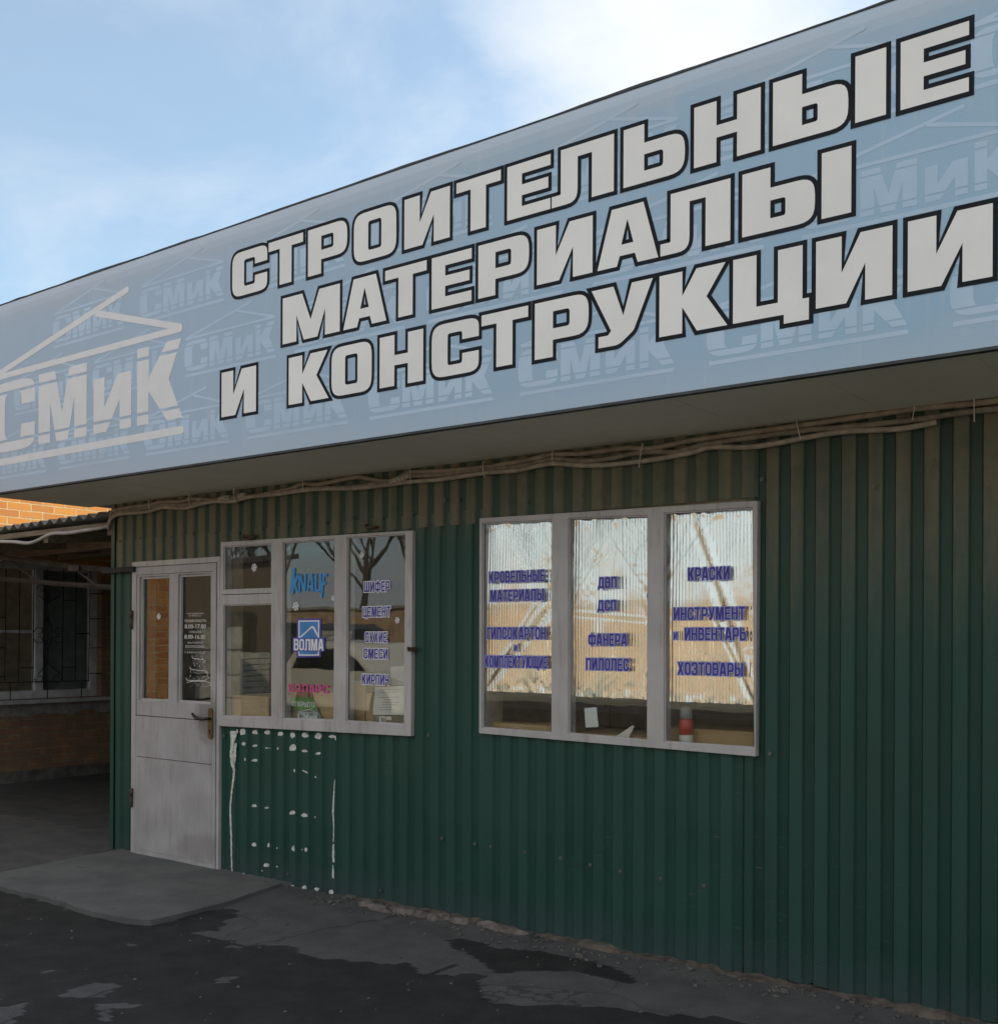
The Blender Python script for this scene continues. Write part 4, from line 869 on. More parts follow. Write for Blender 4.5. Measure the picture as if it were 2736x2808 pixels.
# broken concrete and rubble along the wall foot
M_chunk = plain('broken_concrete', (0.12, 0.105, 0.095), 0.95, var=0.35, scale=25, bump=0.8, bscale=80)
K5 = zm((850, 2380), 2.929)
def rock(b, c, r, sq=0.6, n=8):
    s = random.random() * 50; bm = bmesh.new(); bmesh.ops.create_icosphere(bm, subdivisions=2, radius=1.0)
    i0 = len(b.v)
    for v in bm.verts:
        d = v.co.normalized(); k = 1 + 0.55 * noise.noise(d * 1.1 + Vector((s, s, s))) + 0.25 * noise.noise(d * 3 + Vector((s, 0, s)))
        b.v.append((c[0] + d.x * k * r[0], c[1] + d.y * k * r[1], c[2] + d.z * k * r[2]))
    bm.verts.index_update()
    for f in bm.faces: b.f.append(tuple(i0 + v.index for v in f.verts))
    bm.free()
for q, rx in (((445, 300), .05), ((555, 330), .09), ((690, 345), .07), ((770, 362), .06), ((890, 385), .05), ((985, 405), .05), ((1080, 400), .05), ((1195, 432), .06), ((1430, 475), .08), ((1590, 515), .11)):
    p = onZ(*K5(*q), 0.0); b = MB(); rock(b, (p.x, p.y + .01, -0.004), (rx, .035, .026)); o = b.build('concrete_chunk', M_chunk); tag(o, 'broken lump of pale concrete at the foot of the green sheets', 'concrete chunk', 'broken concrete along the wall foot')
b = MB()
for k in range(380):
    x = random.uniform(-4.75, -0.2); y = -0.03 - abs(random.gauss(0, 0.10)); r = random.uniform(.004, .013) * (1.7 if random.random() < .06 else 1)
    rock(b, (x, y, ground_z(x, y) + r * .3), (r, r * .8, r * .6))
for k in range(330):
    x = random.uniform(-6.5, -0.5); y = random.uniform(-3.6, -0.3); r = random.uniform(.003, .008); rock(b, (x, y, ground_z(x, y) + r * .3), (r, r, r * .6))
o = b.build('rubble', plain('rubble_stone', (0.085, 0.08, 0.075), 0.95, var=.5, scale=40)); tag(o, 'scatter of small stones and crumbs along the wall foot', 'rubble', kind='stuff')

# ------------------------------------------------------------------ foil sheets, papers, boxes behind the glass
def foil_mat():
    t = MT('silver_foil'); h = t.noise(30, 4, 0.6, t.map((1.8, 1, .10))); t.bump(h, 0.12, 0.004)
    return t.done((0.92, 0.92, 0.915), 0.125, 1.0)
M_foil = foil_mat()
def foil(q, seed, creases, label):
    P = [onY(*W2(*p), YP + 0.02) for p in q]; x0, x1 = (P[0].x + P[3].x) / 2, (P[1].x + P[2].x) / 2; zt, zb = (P[2].z + P[3].z) / 2, (P[0].z + P[1].z) / 2
    nx_, nz_ = 190, 230; b = MB(); b.v = []
    for j in range(nz_ + 1):
        for i in range(nx_ + 1):
            u, v = i / nx_, j / nz_; x = x0 + (x1 - x0) * u; z = zb + (zt - zb) * v
            e = min(u, 1 - u, v, 1 - v)
            d = 0.0011 * math.sin(2 * math.pi * (x / 0.017 + 0.5 * pn(x * 7, z * 1.6, seed) + .3 * pn(x * 20, z * 3, seed))) * (0.35 + 0.65 * sm(-.5, .3, pn(x * 3, z * 2.2, seed + 3)))
            d += 0.0042 * pn(x * 6, z * 2.5, seed) + 0.0008 * pn(x * 26, z * 4, seed + 5) + 0.00028 * pn(x * 90, z * 9, seed) + 0.0006 * sm(.02, .45, pn(x * 6, z * 4.5, seed + 7)) * pn(x * 46, z * 38, seed) + 0.0011 * pn(x * 15, z * 6.5, seed + 2)
            d += 0.0035 * max(0, 1 - v / .10) * pn(x * 22, z * 16, seed + 4) + 0.003 * max(0, 1 - (1 - v) / .07) * pn(x * 26, z * 18, seed + 6)
            d += 0.0022 * math.exp(-e / 0.03) * pn(x * 40, z * 22, seed + 9)
            dd = x
            for (ax, az, bx, bz, wd, amp) in creases:
                t_ = ((u - ax) * (bx - ax) + (v - az) * (bz - az)) / ((bx - ax) ** 2 + (bz - az) ** 2)
                if -0.1 < t_ < 1.1:
                    dist = ((u - ax) * (bz - az) - (v - az) * (bx - ax)) / math.hypot(bx - ax, bz - az)
                    d += amp * math.exp(-(dist / wd) ** 2) * math.sin(dist / wd * 2.6) * sm(-0.1, .15, t_) * sm(1.1, .9, t_)
            ex = (0.004 * pn(z * 23, seed) if i in (0, nx_) else 0); ez = (0.004 * pn(x * 23, seed) if j in (0, nz_) else 0)
            b.v.append((x + ex, YP + 0.022 + d, z + ez))
    for j in range(nz_):
        for i in range(nx_):
            a = j * (nx_ + 1) + i; b.f.append((a, a + 1, a + nx_ + 2, a + nx_ + 1))
    o = b.build('foil_sheet', M_foil, smooth=True); tag(o, label, 'foil sheet', 'silver foil sheets hung inside the window')
foil([(118, 1345), (525, 1370), (528, 284), (108, 306)], 3.0, [(.05, .05, .95, .5, .06, .0032), (.0, .0, .8, .52, .035, .0022)], 'crinkled silver foil sheet behind the left light of the wide window')
foil([(645, 1382), (1119, 1400), (1120, 258), (655, 283)], 11.0, [(.0, .47, 1, .43, .02, .0005), (.62, 1, .55, .55, .03, .0008)], 'crinkled silver foil sheet behind the middle light of the wide window')
foil([(1250, 1412), (1789, 1436), (1778, 205), (1257, 258)], 23.0, [(.28, 1, .85, .3, .08, .0034), (.33, .95, .98, .05, .07, .0032), (.5, .5, 1.0, .02, .035, .002)], 'crinkled silver foil sheet with long diagonal creases behind the right light of the wide window')
M_card = MT('cardboard'); M_card = M_card.done(M_card.mix(M_card.ramp(M_card.noise(3, 5, .6), .3, .7), (0.42, 0.275, 0.135), (0.50, 0.34, 0.17)), 0.85)
def pbox(name, rd, x0, x1, ytop, y0, y1, m, label, cat, zbot=0.9, group=None):
    a = onY(*rd(x0, ytop), y0); c = onY(*rd(x1, ytop), y0); b = MB()
    b.box((a.x, y0, zbot), (c.x, y1, (a.z + c.z) / 2)); o = b.build(name, m, bevel=0.004); tag(o, label, cat, group); return o
# inside sills / counter
b = MB(); x0, x1, z0, z1 = bb(w1o); b.box((x0 + .03, 0.05, z0 - 0.02), (x1 - .03, 0.62, z0 + 0.012)); o = b.build('counter', M_in); tag(o, 'painted counter board inside below the four light window', 'counter')
zb1 = z0 + 0.0122
b = MB(); x0, x1, z0, z1 = bb(w2o); b.box((x0 + .03, 0.05, z0 - 0.02), (x1 - .03, 0.62, z0 + 0.012)); o = b.build('counter', M_in); tag(o, 'painted counter board inside below the foil lined window', 'counter')
zb2 = z0 + 0.0122
pbox('cardboard_box', W1, 205, 560, 1455, .06, .40, M_card, 'plain brown cardboard box behind the lower left light beside the door', 'box', zb1, 'boxes inside the four light window')
pbox('cardboard_box', W1, 690, 900, 1400, .075, .45, M_card, 'brown cardboard box standing behind the green open sign', 'box', zb1, 'boxes inside the four light window')
pbox('cardboard_box', W1, 915, 1180, 1425, .078, .45, M_card, 'brown cardboard box right of the green open sign', 'box', zb1, 'boxes inside the four light window')
pbox('cardboard_box', W1, 1240, 1400, 1330, .09, .5, M_card, 'taller brown cardboard box behind the word for bricks', 'box', zb1, 'boxes inside the four light window')
pbox('cardboard_box', W1, 1405, 1700, 1440, .065, .45, M_card, 'brown cardboard box behind the white paper notice', 'box', zb1, 'boxes inside the four light window')
pbox('cardboard_box', W2, 95, 520, 1555, .07, .4, M_card, 'low brown box in the bottom left corner of the foil lined window', 'box', zb2, 'boxes inside the foil lined window')
pbox('cardboard_box', W2, 660, 1130, 1622, .075, .4, M_card, 'low brown box behind the middle light under the foil', 'box', zb2, 'boxes inside the foil lined window')
pbox('cardboard_box', W2, 1225, 1800, 1590, .14, .45, M_card, 'low brown box behind the spray can under the right foil', 'box', zb2, 'boxes inside the foil lined window')
pbox('red_folder', W1, 292, 340, 1452, .07, .12, plain('salmon_card', (0.50, 0.17, 0.11), .7), 'salmon red cardboard folder standing upright behind the lower left light', 'folder', zb1)
# open sign
oc = thing('open_sign', 'green and grey card reading open leaning inside the window under pink lettering', 'open sign', tuple(onY(*W1(900, 1668), .055)))
YO = .055
gq = [(790, 1582), (987, 1577), (940, 1468), (725, 1468)]; gq2 = [(845, 1672), (1032, 1668), (988, 1579), (791, 1584)]
b = MB(); b.plate([pxpoly(W1, gq, YO)], YO, YO + .004); b.build('card', plain('green_card', (0.13, 0.30, 0.07), .6, var=.05), oc)
b = MB(); b.plate([pxpoly(W1, gq2, YO)], YO + .0005, YO + .004); b.build('card', plain('grey_card', (0.19, 0.22, 0.20), .6, var=.05), oc)
a, c = onY(*W1(757, 1500), YO), onY(*W1(957, 1556), YO); wl = word('ОТКРЫТО', a.x, c.x, c.z, a.z); letters(oc, wl, YO - .001, M_wfilm, None, 0, t=.28, h=.16, shear=-.28, zref=(a.z + c.z) / 2)
b = MB(); a, c = onY(*W1(815, 1668), YO), onY(*W1(990, 1668), YO); emblem(b, a.x, a.z + .002, (c.x - a.x) / 2.04, YO - .002); fix_front(b.build('emblem', M_wfilm, oc))
# papers
def paper(name, rd, q, y, m, label, cat, lines=0, dark=True):
    t_ = thing(name, label, cat, tuple(onY(*rd(*q[0]), y))); b = MB(); b.plate([pxpoly(rd, q, y)], y, y + .0015); b.build('sheet', m, t_)
    if lines:
        b = MB(); (xa, ya), (xb, yb_), (xc, yc), (xd, yd) = q
        for k in range(lines):
            v = .1 + .8 * k / lines
            if random.random() < .2: continue
            l, r_ = .15 + .2 * random.random(), .6 + .3 * random.random()
            x0_, x1_ = xd + (xa - xd) * v, xc + (xb - xc) * v; y0_, y1_ = yd + (ya - yd) * v, yc + (yb_ - yc) * v
            p = (x0_ + (x1_ - x0_) * l, y0_ + (y1_ - y0_) * l); s_ = (x0_ + (x1_ - x0_) * r_, y0_ + (y1_ - y0_) * r_)
            b.plate([pxpoly(rd, [(p[0], p[1] + 4), (s_[0], s_[1] + 4), s_, p], y)], y - .0006, None)
        fix_front(b.build('print', plain('grey_print', (0.25, 0.25, 0.27), .7), t_))
    return t_
M_paper = plain('paper', (0.66, 0.63, 0.58), .7, var=.06)
paper('paper_notice', W1, [(1466, 1618), (1736, 1624), (1740, 1368), (1486, 1380)], .03, M_paper, 'white printed notice taped low inside the right light beside the cladding', 'notice', 9)
paper('paper_notice', W1, [(1612, 1362), (1742, 1360), (1742, 1195), (1622, 1200)], .034, plain('grey_paper', (0.30, 0.30, 0.30), .7), 'grey printed sheet above the white notice, right of the word for bricks', 'notice', 8)
cal = thing('calendar_card', 'brown calendar card with the number thirty at the bottom right of the window', 'calendar', tuple(onY(*W1(1466, 1690), .03)))
b = MB(); b.plate([pxpoly(W1, [(1466, 1690), (1736, 1705), (1736, 1630), (1466, 1624)], .028)], .028, .03); b.build('card', plain('brown_card', (0.20, 0.16, 0.11), .7), cal)
b = MB(); b.plate([pxpoly(W1, [(1524, 1688), (1580, 1690), (1580, 1635), (1524, 1632)], .0265)], .0265, .0275); b.plate([pxpoly(W1, [(1585, 1665), (1628, 1667), (1628, 1635), (1585, 1634)], .0265)], .0265, .0275); b.build('label_patch', M_paper, cal)
a, c = onY(*W1(1533, 1680), .026), onY(*W1(1572, 1645), .026); text_mesh('30', a.x, c.x, (a.z + c.z) / 2, c.z - a.z, .0255, M_black, cal, .01)
paper('paper_note', W2, [(738, 1577), (817, 1572), (805, 1450), (729, 1456)], .022, plain('white_paper', (0.72, 0.72, 0.74), .7, var=.03), 'small blank white note stuck to the glass under the middle foil', 'note')
paper('price_tag', W2, [(922, 1634), (1005, 1640), (1040, 1570), (1030, 1562)], .05, M_paper, 'torn white paper scrap lying on the ledge right of the blank note', 'paper scrap')
can = thing('spray_can', 'red and white spray can with grey cap on the ledge under the right foil', 'spray can', tuple(onY(*W2(1362, 1680), .09)))
cb = onY(*W2(1362, 1690), .09); zt_ = [onY(*W2(1362, v), .09).z for v in (1680, 1622, 1535, 1520, 1470, 1440)]; r0 = .034
zb0 = zb2
def cyl(prof, name, m):
    b = MB(); n = 20
    for z, r in prof:
        for k in range(n): b.v.append((cb.x + r * math.cos(2 * math.pi * k / n), .09 + r * math.sin(2 * math.pi * k / n), z))
    for i in range(len(prof) - 1):
        for k in range(n): j = (k + 1) % n; b.f.append((i * n + k, i * n + j, (i + 1) * n + j, (i + 1) * n + k))
    b.f.append(tuple(range(n))[::-1]); b.f.append(tuple((len(prof) - 1) * n + k for k in range(n))); b.build(name, m, can, smooth=True)
cyl([(zb0, r0 * .95), (zb0 + .004, r0), (zt_[1], r0), (zt_[1] + .001, r0 * .98)], 'base_band', plain('can_white', (.6, .58, .55), .35))
cyl([(zt_[1] + .001, r0), (zt_[2], r0), (zt_[2] + .006, r0 * .8), (zt_[3], r0 * .74)], 'body', plain('can_red', (.50, .05, .035), .3))
cyl([(zt_[3], r0 * .9), (zt_[4], r0 * .9), (zt_[4] + .012, r0 * .8), (zt_[5], r0 * .3)], 'cap', plain('can_cap', (.32, .32, .33), .35))
# storage rack inside
M_shelf = plain('dark_shelf', (0.10, 0.065, 0.04), .7)
for xa, xb, lab in ((-5.55, -4.15, 'dark wooden rack inside behind the four light window'), (-3.5, -2.1, 'dark wooden rack inside behind the foil lined window')):
    t_ = thing('storage_rack', lab, 'rack', (xa, 2.6, 0.02)); b = MB()
    for z in (.5, 1.0, 1.5, 2.0): b.box((xa, 2.3, z), (xb, 2.9, z + .03))
    b.build('shelf', M_shelf, t_)
    for x in (xa, xb - .04):
        b = MB(); b.box((x, 2.27, .02), (x + .04, 2.298, 2.2)); b.build('post', M_shelf, t_)

# ------------------------------------------------------------------ brick building on the left
XB = -10.95
bld = thing('brick_building', 'old orange brick building with a barred white framed window left of the shop', 'building', (XB, 0.0, 0.0))
wr = [onX(u, v, XB) for u, v in ((-150, 1922), (278, 1914), (278, 1480), (-150, 1480))]
wy0, wy1 = wr[0].y, wr[1].y; wz0 = (wr[0].z + wr[1].z) / 2; wz1 = 2.32
b = MB(); Y0, Y1, ZT = -3.6, 9.0, 3.75
for (y0, y1, z0, z1) in ((Y0, wy0, -.05, ZT), (wy1, Y1, -.05, ZT), (wy0, wy1, -.05, wz0), (wy0, wy1, wz1, ZT)): b.box((XB - .45, y0, z0), (XB, y1, z1))
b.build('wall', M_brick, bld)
b = MB(); b.box((XB - 4.0, Y0, -.05), (XB - .46, Y0 + .3, ZT)); b.build('wall', M_brick2, bld)
b = MB(); b.box((XB - 4.2, Y0 - .3, ZT), (XB + .3, Y1, ZT + .1)); b.build('roof', plain('slate_roof', (0.16, 0.16, 0.155), .9), bld)
b = MB(); b.box((XB - 2.5, wy0 - 1, -.05), (XB - 2.4, wy1 + 1, 2.6)); b.build('inner_wall', M_in, bld)
M_pvc = plain('white_frame', (0.46, 0.47, 0.48), .5)
b = MB(); fw = .085; m0, m1 = onX(109, 1800, XB).y, onX(131, 1800, XB).y
for (y0, y1, z0, z1) in ((wy0, wy0 + fw, wz0, wz1), (wy1 - fw, wy1, wz0, wz1), (wy0 + fw, wy1 - fw, wz0, wz0 + fw), (wy0 + fw, wy1 - fw, wz1 - fw, wz1), (m0, m1, wz0 + fw, wz1 - fw)): b.box((XB - .16, y0, z0), (XB - .09, y1, z1))
zt_ = onX(60, 1732, XB).z; b.box((XB - .15, wy0 + fw, zt_ - .015), (XB - .10, m0, zt_ + .015))
bw = b.build('window', M_pvc, bld, bevel=.004)
b = MB(); b.box((XB - .13, wy0 + fw - .01, wz0 + fw - .01), (XB - .126, m0 + .005, wz1 - fw)); b.build('glass_pane', M_glass, bw)
b = MB(); b.box((XB - .13, m1 - .005, wz0 + fw - .01), (XB - .126, wy1 - fw + .01, wz1 - fw)); b.build('glass_pane', M_glass, bw)
b = MB(); b.box((XB - .20, m1 - .03, wz0 - .02), (XB - .19, wy1 + .03, wz1 + .02)); b.build('curtain', plain('grey_blind', (0.22, 0.25, 0.26), .8), bw)
b = MB(); b.box((XB - .10, wy0 - .06, wz0 - .045), (XB + .09, wy1 + .09, wz0 - .004)); b.build('sill', plain('tin_sill', (0.34, 0.35, 0.36), .6), bw, bevel=.004)
XG = XB + .04; gb = MB(); gx = lambda u, v: onX(u, v, XG)
def gbar(u0, v0, u1, v1, r=.006): gb.tube([gx(u0, v0), gx(u1, v1)], r, 6)
for u0, u1 in ((17, 13), (55, 51), (94, 90), (175, 170), (210, 206), (248, 243)): gbar(u0, 1560, u1, 1869)
gbar(131, 1560, 130, 1925); gbar(28, 1871, 28, 1928); gbar(224, 1868, 223, 1920); gbar(-20, 1873, 243, 1867)
for q in ((174, 209, 1647), (209, 246, 1738), (171, 207, 1830), (246, 281, 1628), (246, 279, 1697), (246, 279, 1777), (244, 278, 1847), (53, 93, 1832), (-10, 15, 1856), (-10, 16, 1777), (-10, 17, 1693)): gbar(q[0], q[2], q[1], q[2] - .3)
def scroll(cu, cv, s1, s2, k=1.0):
    pts = []
    for i in range(22):
        a = i / 21 * 1.7 * math.pi; r = (14 - 9 * i / 21) * k; pts.append(gx(cu + s1 * r * math.cos(a), cv + s2 * r * math.sin(a)))
    gb.tube(pts, .0045, 5)
for cu, cv, s1, s2 in ((155, 1860, 1, 1), (108, 1860, -1, 1), (160, 1733, 1, -1), (160, 1752, 1, 1), (108, 1733, -1, -1), (108, 1752, -1, 1), (160, 1615, 1, -1), (115, 1615, -1, -1)): scroll(cu, cv, s1, s2)
for q in ((131, 1818, 168, 1850), (131, 1818, 104, 1850), (131, 1785, 145, 1745), (131, 1690, 146, 1735), (131, 1790, 118, 1750), (131, 1690, 114, 1735), (131, 1653, 165, 1633), (131, 1653, 107, 1633)): gbar(*q, r=.0045)
gb.build('window_grille', M_black, bw)
b = MB(); b.box((XB, Y0, -.05), (XB + .03, Y1, .10)); b.build('plinth', plain('dirty_plinth', (0.10, 0.095, 0.09), .95, var=.4, bump=.5), bld)
b = MB()                                                             # patchy render under the sill
for k in range(26):
    y0 = wy0 + (wy1 + .5 - wy0) * k / 26; y1 = wy0 + (wy1 + .5 - wy0) * (k + 1) / 26
    f = lambda y: wz0 - .12 - .10 * (0.5 + pn(y * 4, 1)); b.hexa([(XB, y0, f(y0)), (XB + .008, y0, f(y0)), (XB + .008, y1, f(y1)), (XB, y1, f(y1))], [(XB, y0, wz0 - .05), (XB + .012, y0, wz0 - .05), (XB + .012, y1, wz0 - .05), (XB, y1, wz0 - .05)])
b.build('render_patch', plain('old_render', (0.20, 0.19, 0.175), .95, var=.3, bump=.5), bld)
# unseen wall added behind the alley to keep the sun out
b = MB(); b.box((XB - .3, 7.04, -.05), (XL + .05, 7.3, 4.0)); o = b.build('alley_sun_block', M_brick2); tag(o, 'unseen brick wall added behind the lean-to roof to keep sun out of the alley', 'wall')

# lean-to roof over the alley, its unseen rear lengthened to block sun
lt = thing('lean_to_roof', 'grey corrugated lean-to roof over the dark alley left of the shop', 'roof', (-9.0, 0.1, 2.3))
pa, pb = onY(0, 1449, 0.02), onY(300, 1406, 0.02); sl = (pb.z - pa.z) / (pb.x - pa.x)
b = MB(); x0, x1, ny_ = XB + .02, XL - .02, 20; n = int((x1 - x0) / .0108); rise = math.tan(R(5.4))
def rz(x, y): return pa.z + (x - pa.x) * sl + .0175 * math.cos(2 * math.pi * (x - pb.x) / .130) + (y - .02) * rise
for j in range(ny_ + 1):
    for i in range(n + 1):
        x = x0 + (x1 - x0) * i / n; y = .02 + 7.24 * j / ny_; b.v.append((x, y, rz(x, y)))
for j in range(ny_):
    for i in range(n): a = j * (n + 1) + i; b.f.append((a, a + 1, a + n + 2, a + n + 1))
o = b.build('corrugated_sheet', plain('asbestos_sheet', (0.17, 0.165, 0.15), .9, var=.3, scale=6, bump=.4), lt, smooth=True); so = o.modifiers.new('solid', 'SOLIDIFY'); so.thickness = .007; so.offset = -1
M_wood = MT('weathered_wood'); _n = M_wood.noise(9, 6, .65, M_wood.map((.5, 4, 6))); _w = M_wood.mix(M_wood.ramp(_n, .3, .7), (0.13, 0.10, 0.075), (0.24, 0.19, 0.145)); M_wood.bump(_n, .4, .006); M_wood = M_wood.done(_w, .9)
tp = [onY(*p, .055) for p in ((0, 1481), (305, 1443), (305, 1431), (0, 1466))]; ex = lambda p, q, x: p + (q - p) * ((x - p.x) / (q.x - p.x))
bl, br_, tr_, tl = ex(tp[0], tp[1], XB + .02), ex(tp[0], tp[1], XL - .02), ex(tp[3], tp[2], XL - .02), ex(tp[3], tp[2], XB + .02)
b = MB(); b.plate([[(bl.x, bl.z), (br_.x, br_.z), (tr_.x, tr_.z), (tl.x, tl.z)]], .055, .095); b.build('fascia_board', M_wood, lt, bevel=.003)
for k, y in enumerate((.95, 2.0, 3.0, 4.2, 5.5)):
    dz = (y - .02) * rise - .045; b = MB(); b.hexa([(XB + .02, y, pa.z + (XB + .02 - pa.x) * sl + dz - .14), (XL - .02, y, pb.z + dz - .14), (XL - .02, y + .09, pb.z + dz - .14), (XB + .02, y + .09, pa.z + (XB + .02 - pa.x) * sl + dz - .14)],
                    [(XB + .02, y, pa.z + (XB + .02 - pa.x) * sl + dz), (XL - .02, y, pb.z + dz), (XL - .02, y + .09, pb.z + dz), (XB + .02, y + .09, pa.z + (XB + .02 - pa.x) * sl + dz)]); b.build('purlin', M_wood, lt)
for x in (-10.2, -9.1, -8.0, -7.15):
    b = MB(); z0, z1 = pa.z + (x - pa.x) * sl - .045, pa.z + (x - pa.x) * sl - .045 + 3.3 * rise; b.hexa([(x, .11, z0 - .1), (x + .06, .11, z0 - .1), (x + .06, 3.4, z1 - .1), (x, 3.4, z1 - .1)], [(x, .11, z0 - .012), (x + .06, .11, z0 - .012), (x + .06, 3.4, z1 - .012), (x, 3.4, z1 - .012)]); b.build('rafter', M_wood, lt)
trs = thing('steel_truss', 'dark steel lattice girder spanning the shaded alley below the lean-to roof', 'truss', (-8.5, .5, 2.0))
YTr = .5; g = lambda u, v: onY(u, v, YTr); M_tr = plain('dark_steel', (0.07, 0.062, 0.055), .7, .2, .3)
b = MB(); b.tube([g(-420, 1470), g(0, 1527), g(185, 1552), g(330, 1566)], .022, 4); b.build('top_chord', M_tr, trs)
b = MB(); b.tube([g(-420, 1545), g(0, 1587), g(150, 1600), g(330, 1612)], .02, 4); b.build('bottom_chord', M_tr, trs)
for q in ((15, 1533, 104, 1594), (14, 1533, -60, 1578), (200, 1558, 268, 1606), (-140, 1512, -60, 1578)):
    b = MB(); b.tube([g(*q[:2]), g(*q[2:])], .010, 5); b.build('diagonal', M_tr, trs)
b = MB(); p = g(212, 1559); b.box((p.x - .075, p.y - .035, p.z - .02), (p.x + .075, p.y - .023, p.z + .022)); b.build('joint_plate', M_tr, trs)
b = MB(); p, q = onY(296, 1558, -.03), onY(372, 1561, -.03); b.box((p.x - .05, -.05, q.z - .018), (q.x, -.02, q.z + .018)); o = b.build('steel_bar', M_dark); tag(o, 'short dark steel bar crossing the green corner strip to the door frame', 'steel bar')

# ------------------------------------------------------------------ across the yard (seen in the glass)
fence = thing('brick_fence', 'long sunlit orange brick fence across the yard facing the shop', 'fence', (-22, -24, 0))
b = MB(); b.box((-60, -24.3, -.05), (14, -24, 2.6)); b.build('wall', M_brick2, fence)
b = MB(); b.box((-60.1, -24.42, 2.6), (14.1, -23.88, 2.69)); b.build('coping', plain('coping_stone', (0.25, 0.24, 0.22), .9), fence)
M_bark = plain('bark', (0.075, 0.06, 0.048), .95, var=.35, bump=.5, bscale=30)
def tree(x, y, h, seed, label):
    rnd = random.Random(seed); t_ = thing('bare_tree', label, 'tree', (x, y, -.02), 'bare trees behind the brick fence'); tr_, br = MB(), MB()
    p = Vector((x, y, -.1)); d = Vector((rnd.uniform(-.06, .06), rnd.uniform(-.06, .06), 1)); pts = [p.copy()]; rad = [h * .017]; z = 0
    for k in range(8): p = p + d.normalized() * h * .055; d += Vector((rnd.uniform(-.07, .07), rnd.uniform(-.07, .07), 0)); pts.append(p.copy()); rad.append(h * .017 * (1 - k * .045))
    tr_.tube(pts, rad, 8)
    def grow(p, d, ln, r, lv):
        q = [p.copy()]; rr = [r]; n = 4
        for k in range(n):
            d = (d + Vector((rnd.uniform(-.22, .22), rnd.uniform(-.22, .22), rnd.uniform(-.06, .16)))).normalized(); p = p + d * ln / n; q.append(p.copy()); rr.append(r * (1 - .14 * (k + 1)))
            if lv > 0 and k >= 1:
                for _ in range(2 if lv > 1 else 1):
                    s = Vector((rnd.uniform(-1, 1), rnd.uniform(-1, 1), rnd.uniform(-.15, .7))); grow(p.copy(), (d * .8 + s * .75).normalized(), ln * rnd.uniform(.5, .75), rr[-1] * .70, lv - 1)
        br.tube(q, rr, 5 if lv > 1 else 3, caps=False)
    for k in range(6):
        a = rnd.uniform(0, 6.28); grow(pts[-1 - k // 2].copy(), Vector((math.cos(a) * .75, math.sin(a) * .75, .95)).normalized(), h * rnd.uniform(.24, .36), h * .0075, 4)
    tr_.build('trunk', M_bark, t_); br.build('branches', M_bark, t_)
for a in ((-34.6, -26.6, 12, 6, 'broad bare tree behind the fence with the thickest trunk of all'), (-30.2, -30, 12, 7, 'bare tree farthest back behind the fence'), (-27, -27, 9.5, 1, 'bare tree standing first behind the fence, seen in the wide window'), (-32, -28.5, 11, 2, 'tall bare tree behind the fence with a thick forked trunk'), (-38, -27, 9, 3, 'bare tree behind the fence at its far end'), (-22, -29, 8, 4, 'low bare tree behind the fence nearest to the viewer'), (-17.5, -27.5, 8.5, 5, 'bare tree behind the fence on the right of the yard')): tree(*a)
def car(x, y, rz_, col, prof, wid, name, label):
    t_ = thing(name, label, 'car', (x, y, -.02)); Rm = Matrix.Translation((x, y, -.02)) @ Matrix.Rotation(rz_, 4, 'Z')
    def put(b): b.v = [tuple(Rm @ Vector(v)) for v in b.v]; return b
    body, glassp = prof; m_ = plain(name + '_paint', col, .25, 0, .04)
    b = MB(); b.plate([body], -wid / 2, wid / 2); put(b).build('body', m_, t_, bevel=.07)
    b = MB(); b.plate([glassp], -wid / 2 - .006, -wid / 2 + .01); b.plate([glassp], wid / 2 - .01, wid / 2 + .006); put(b).build('side_glass', plain('car_glass', (.01, .012, .014), .08), t_)
    xs = [p[0] for p in body]; L0, L1 = min(xs), max(xs)
    for wx in (L0 + .85, L1 - .85):
        for s in (-1, 1):
            b = MB(); b.tube([(wx, s * (wid / 2 - .2), .32), (wx, s * (wid / 2 + .012), .32)], .33, 20); wh = put(b).build('wheel', plain('tyre', (.012, .012, .012), .9), t_)
            b = MB(); b.tube([(wx, s * (wid / 2 + .01), .32), (wx, s * (wid / 2 + .02), .32)], .2, 14); put(b).build('rim', plain('rim', (.4, .4, .42), .35, .8), wh)
    b = MB()
    for s in (-1, 1): b.box((L1 - .03, s * wid * .33 - .16, .68), (L1 + .015, s * wid * .33 + .16, .82))
    put(b).build('headlight', plain('lamp_glass', (.6, .6, .6), .1), t_)
van = ([(-2.3, .25), (2.3, .25), (2.35, .75), (1.7, 1.0), (1.15, 1.75), (.8, 1.88), (-2.2, 1.88), (-2.35, 1.2)], [(1.35, 1.08), (.95, 1.66), (-2.05, 1.68), (-2.1, 1.08)])
hatch = ([(-2.0, .25), (2.0, .25), (2.08, .62), (1.9, .85), (.95, .98), (.25, 1.45), (-1.3, 1.5), (-1.95, .95)], [(.75, .97), (.2, 1.36), (-1.2, 1.38), (-1.6, .97)])
car(-18.6, -13.4, R(8), (.012, .013, .015), van, 1.85, 'black_van', 'black passenger van parked across the yard in front of the fence')
car(-13.9, -10.2, R(10), (.72, .72, .70), hatch, 1.7, 'white_hatchback', 'white hatchback parked across the yard in the sun')
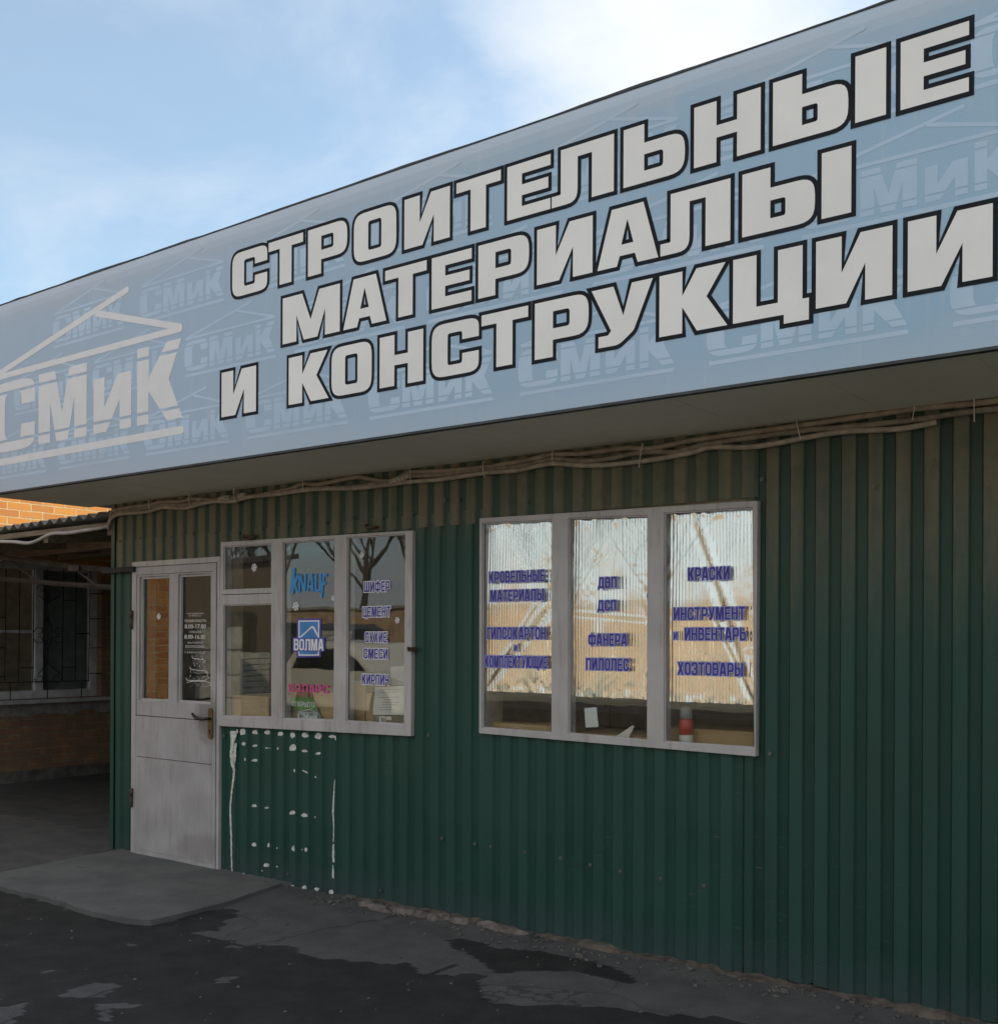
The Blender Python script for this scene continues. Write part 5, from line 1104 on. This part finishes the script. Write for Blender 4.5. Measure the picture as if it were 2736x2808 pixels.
def stack(x, y, w_, d_, h_, label, rows):
    t_ = thing('pallet_stack', label, 'pallet', (x, y, -.02), 'pallets of building sheets in the yard'); b = MB()
    for k in range(3): b.box((x - w_ / 2, y - d_ / 2 + k * (d_ - .1) / 2, -.02), (x + w_ / 2, y - d_ / 2 + k * (d_ - .1) / 2 + .1, .12))
    b.build('pallet', M_wood, t_); b = MB()
    for k in range(rows):
        j = random.uniform(-.02, .02); b.box((x - w_ / 2 + j, y - d_ / 2 + j, .122 + (h_ - .12) * k / rows), (x + w_ / 2 + j, y + d_ / 2 + j, .122 + (h_ - .12) * (k + .9) / rows))
    b.build('sheets', plain('pale_sheets', (.52, .52, .48), .8, var=.2), t_)
stack(-11.72, -4.5, .78, .75, 1.68, 'pallet of pale sacks just beyond the brick building corner', 5)  # stands for pale sacks, seen only as a reflection in the door glass
stack(-15.3, -7.6, 1.4, 1.3, 1.25, 'second pallet of pale sheets farther into the yard', 12)
stack(-17.2, -11.4, 1.6, 1.3, 1.7, 'tallest pallet of pale sheets left of the black van', 16)

shed = thing('reflection_shed', 'dark plank shed added out of view to darken the reflection in the door glass', 'shed', (-17.6, -9.0, 0))  # unseen, added so the door glass reflects something dark
b = MB(); b.hexa([(-20.2, -10.0, -.05), (-16.2, -10.0, -.05), (-16.2, -7.6, -.05), (-20.2, -7.6, -.05)], [(-20.2, -10.0, 3.05), (-16.2, -10.0, 3.05), (-16.2, -7.6, 2.73), (-20.2, -7.6, 2.73)]); b.build('wall', M_wood, shed)
b = MB(); b.hexa([(-20.5, -10.3, 3.1), (-16.12, -10.3, 3.1), (-16.12, -7.3, 2.702), (-20.5, -7.3, 2.702)], [(-20.5, -10.3, 3.2), (-16.12, -10.3, 3.2), (-16.12, -7.3, 2.8), (-20.5, -7.3, 2.8)]); b.build('roof', plain('shed_roof', (0.08, 0.08, 0.08), .9), shed)
b = MB(); b.box((-16.2, -9.2, 0), (-16.15, -8.2, 2.0)); b.build('door', plain('shed_door', (0.07, 0.055, 0.04), .85), shed)

tb = thing('reflection_blocker', 'low dark stack added out of view to darken reflections in the foil lined window', 'timber', (-8.0, -8.8, -.02))  # unseen dark block added to dim the reflected yard under the foil
for k in range(3):
    for q in range(6):
        b = MB(); x0 = -11.0 + .15 * random.random(); b.box((x0, -9.6 + q * .26, -.02 + k * .19), (x0 + 5.6 + .3 * random.random(), -9.6 + q * .26 + .23, .15 + k * .19)); b.build('blocker_bar', plain('dark_blocker', (0.05, 0.04, 0.032), .9, var=.4), tb)
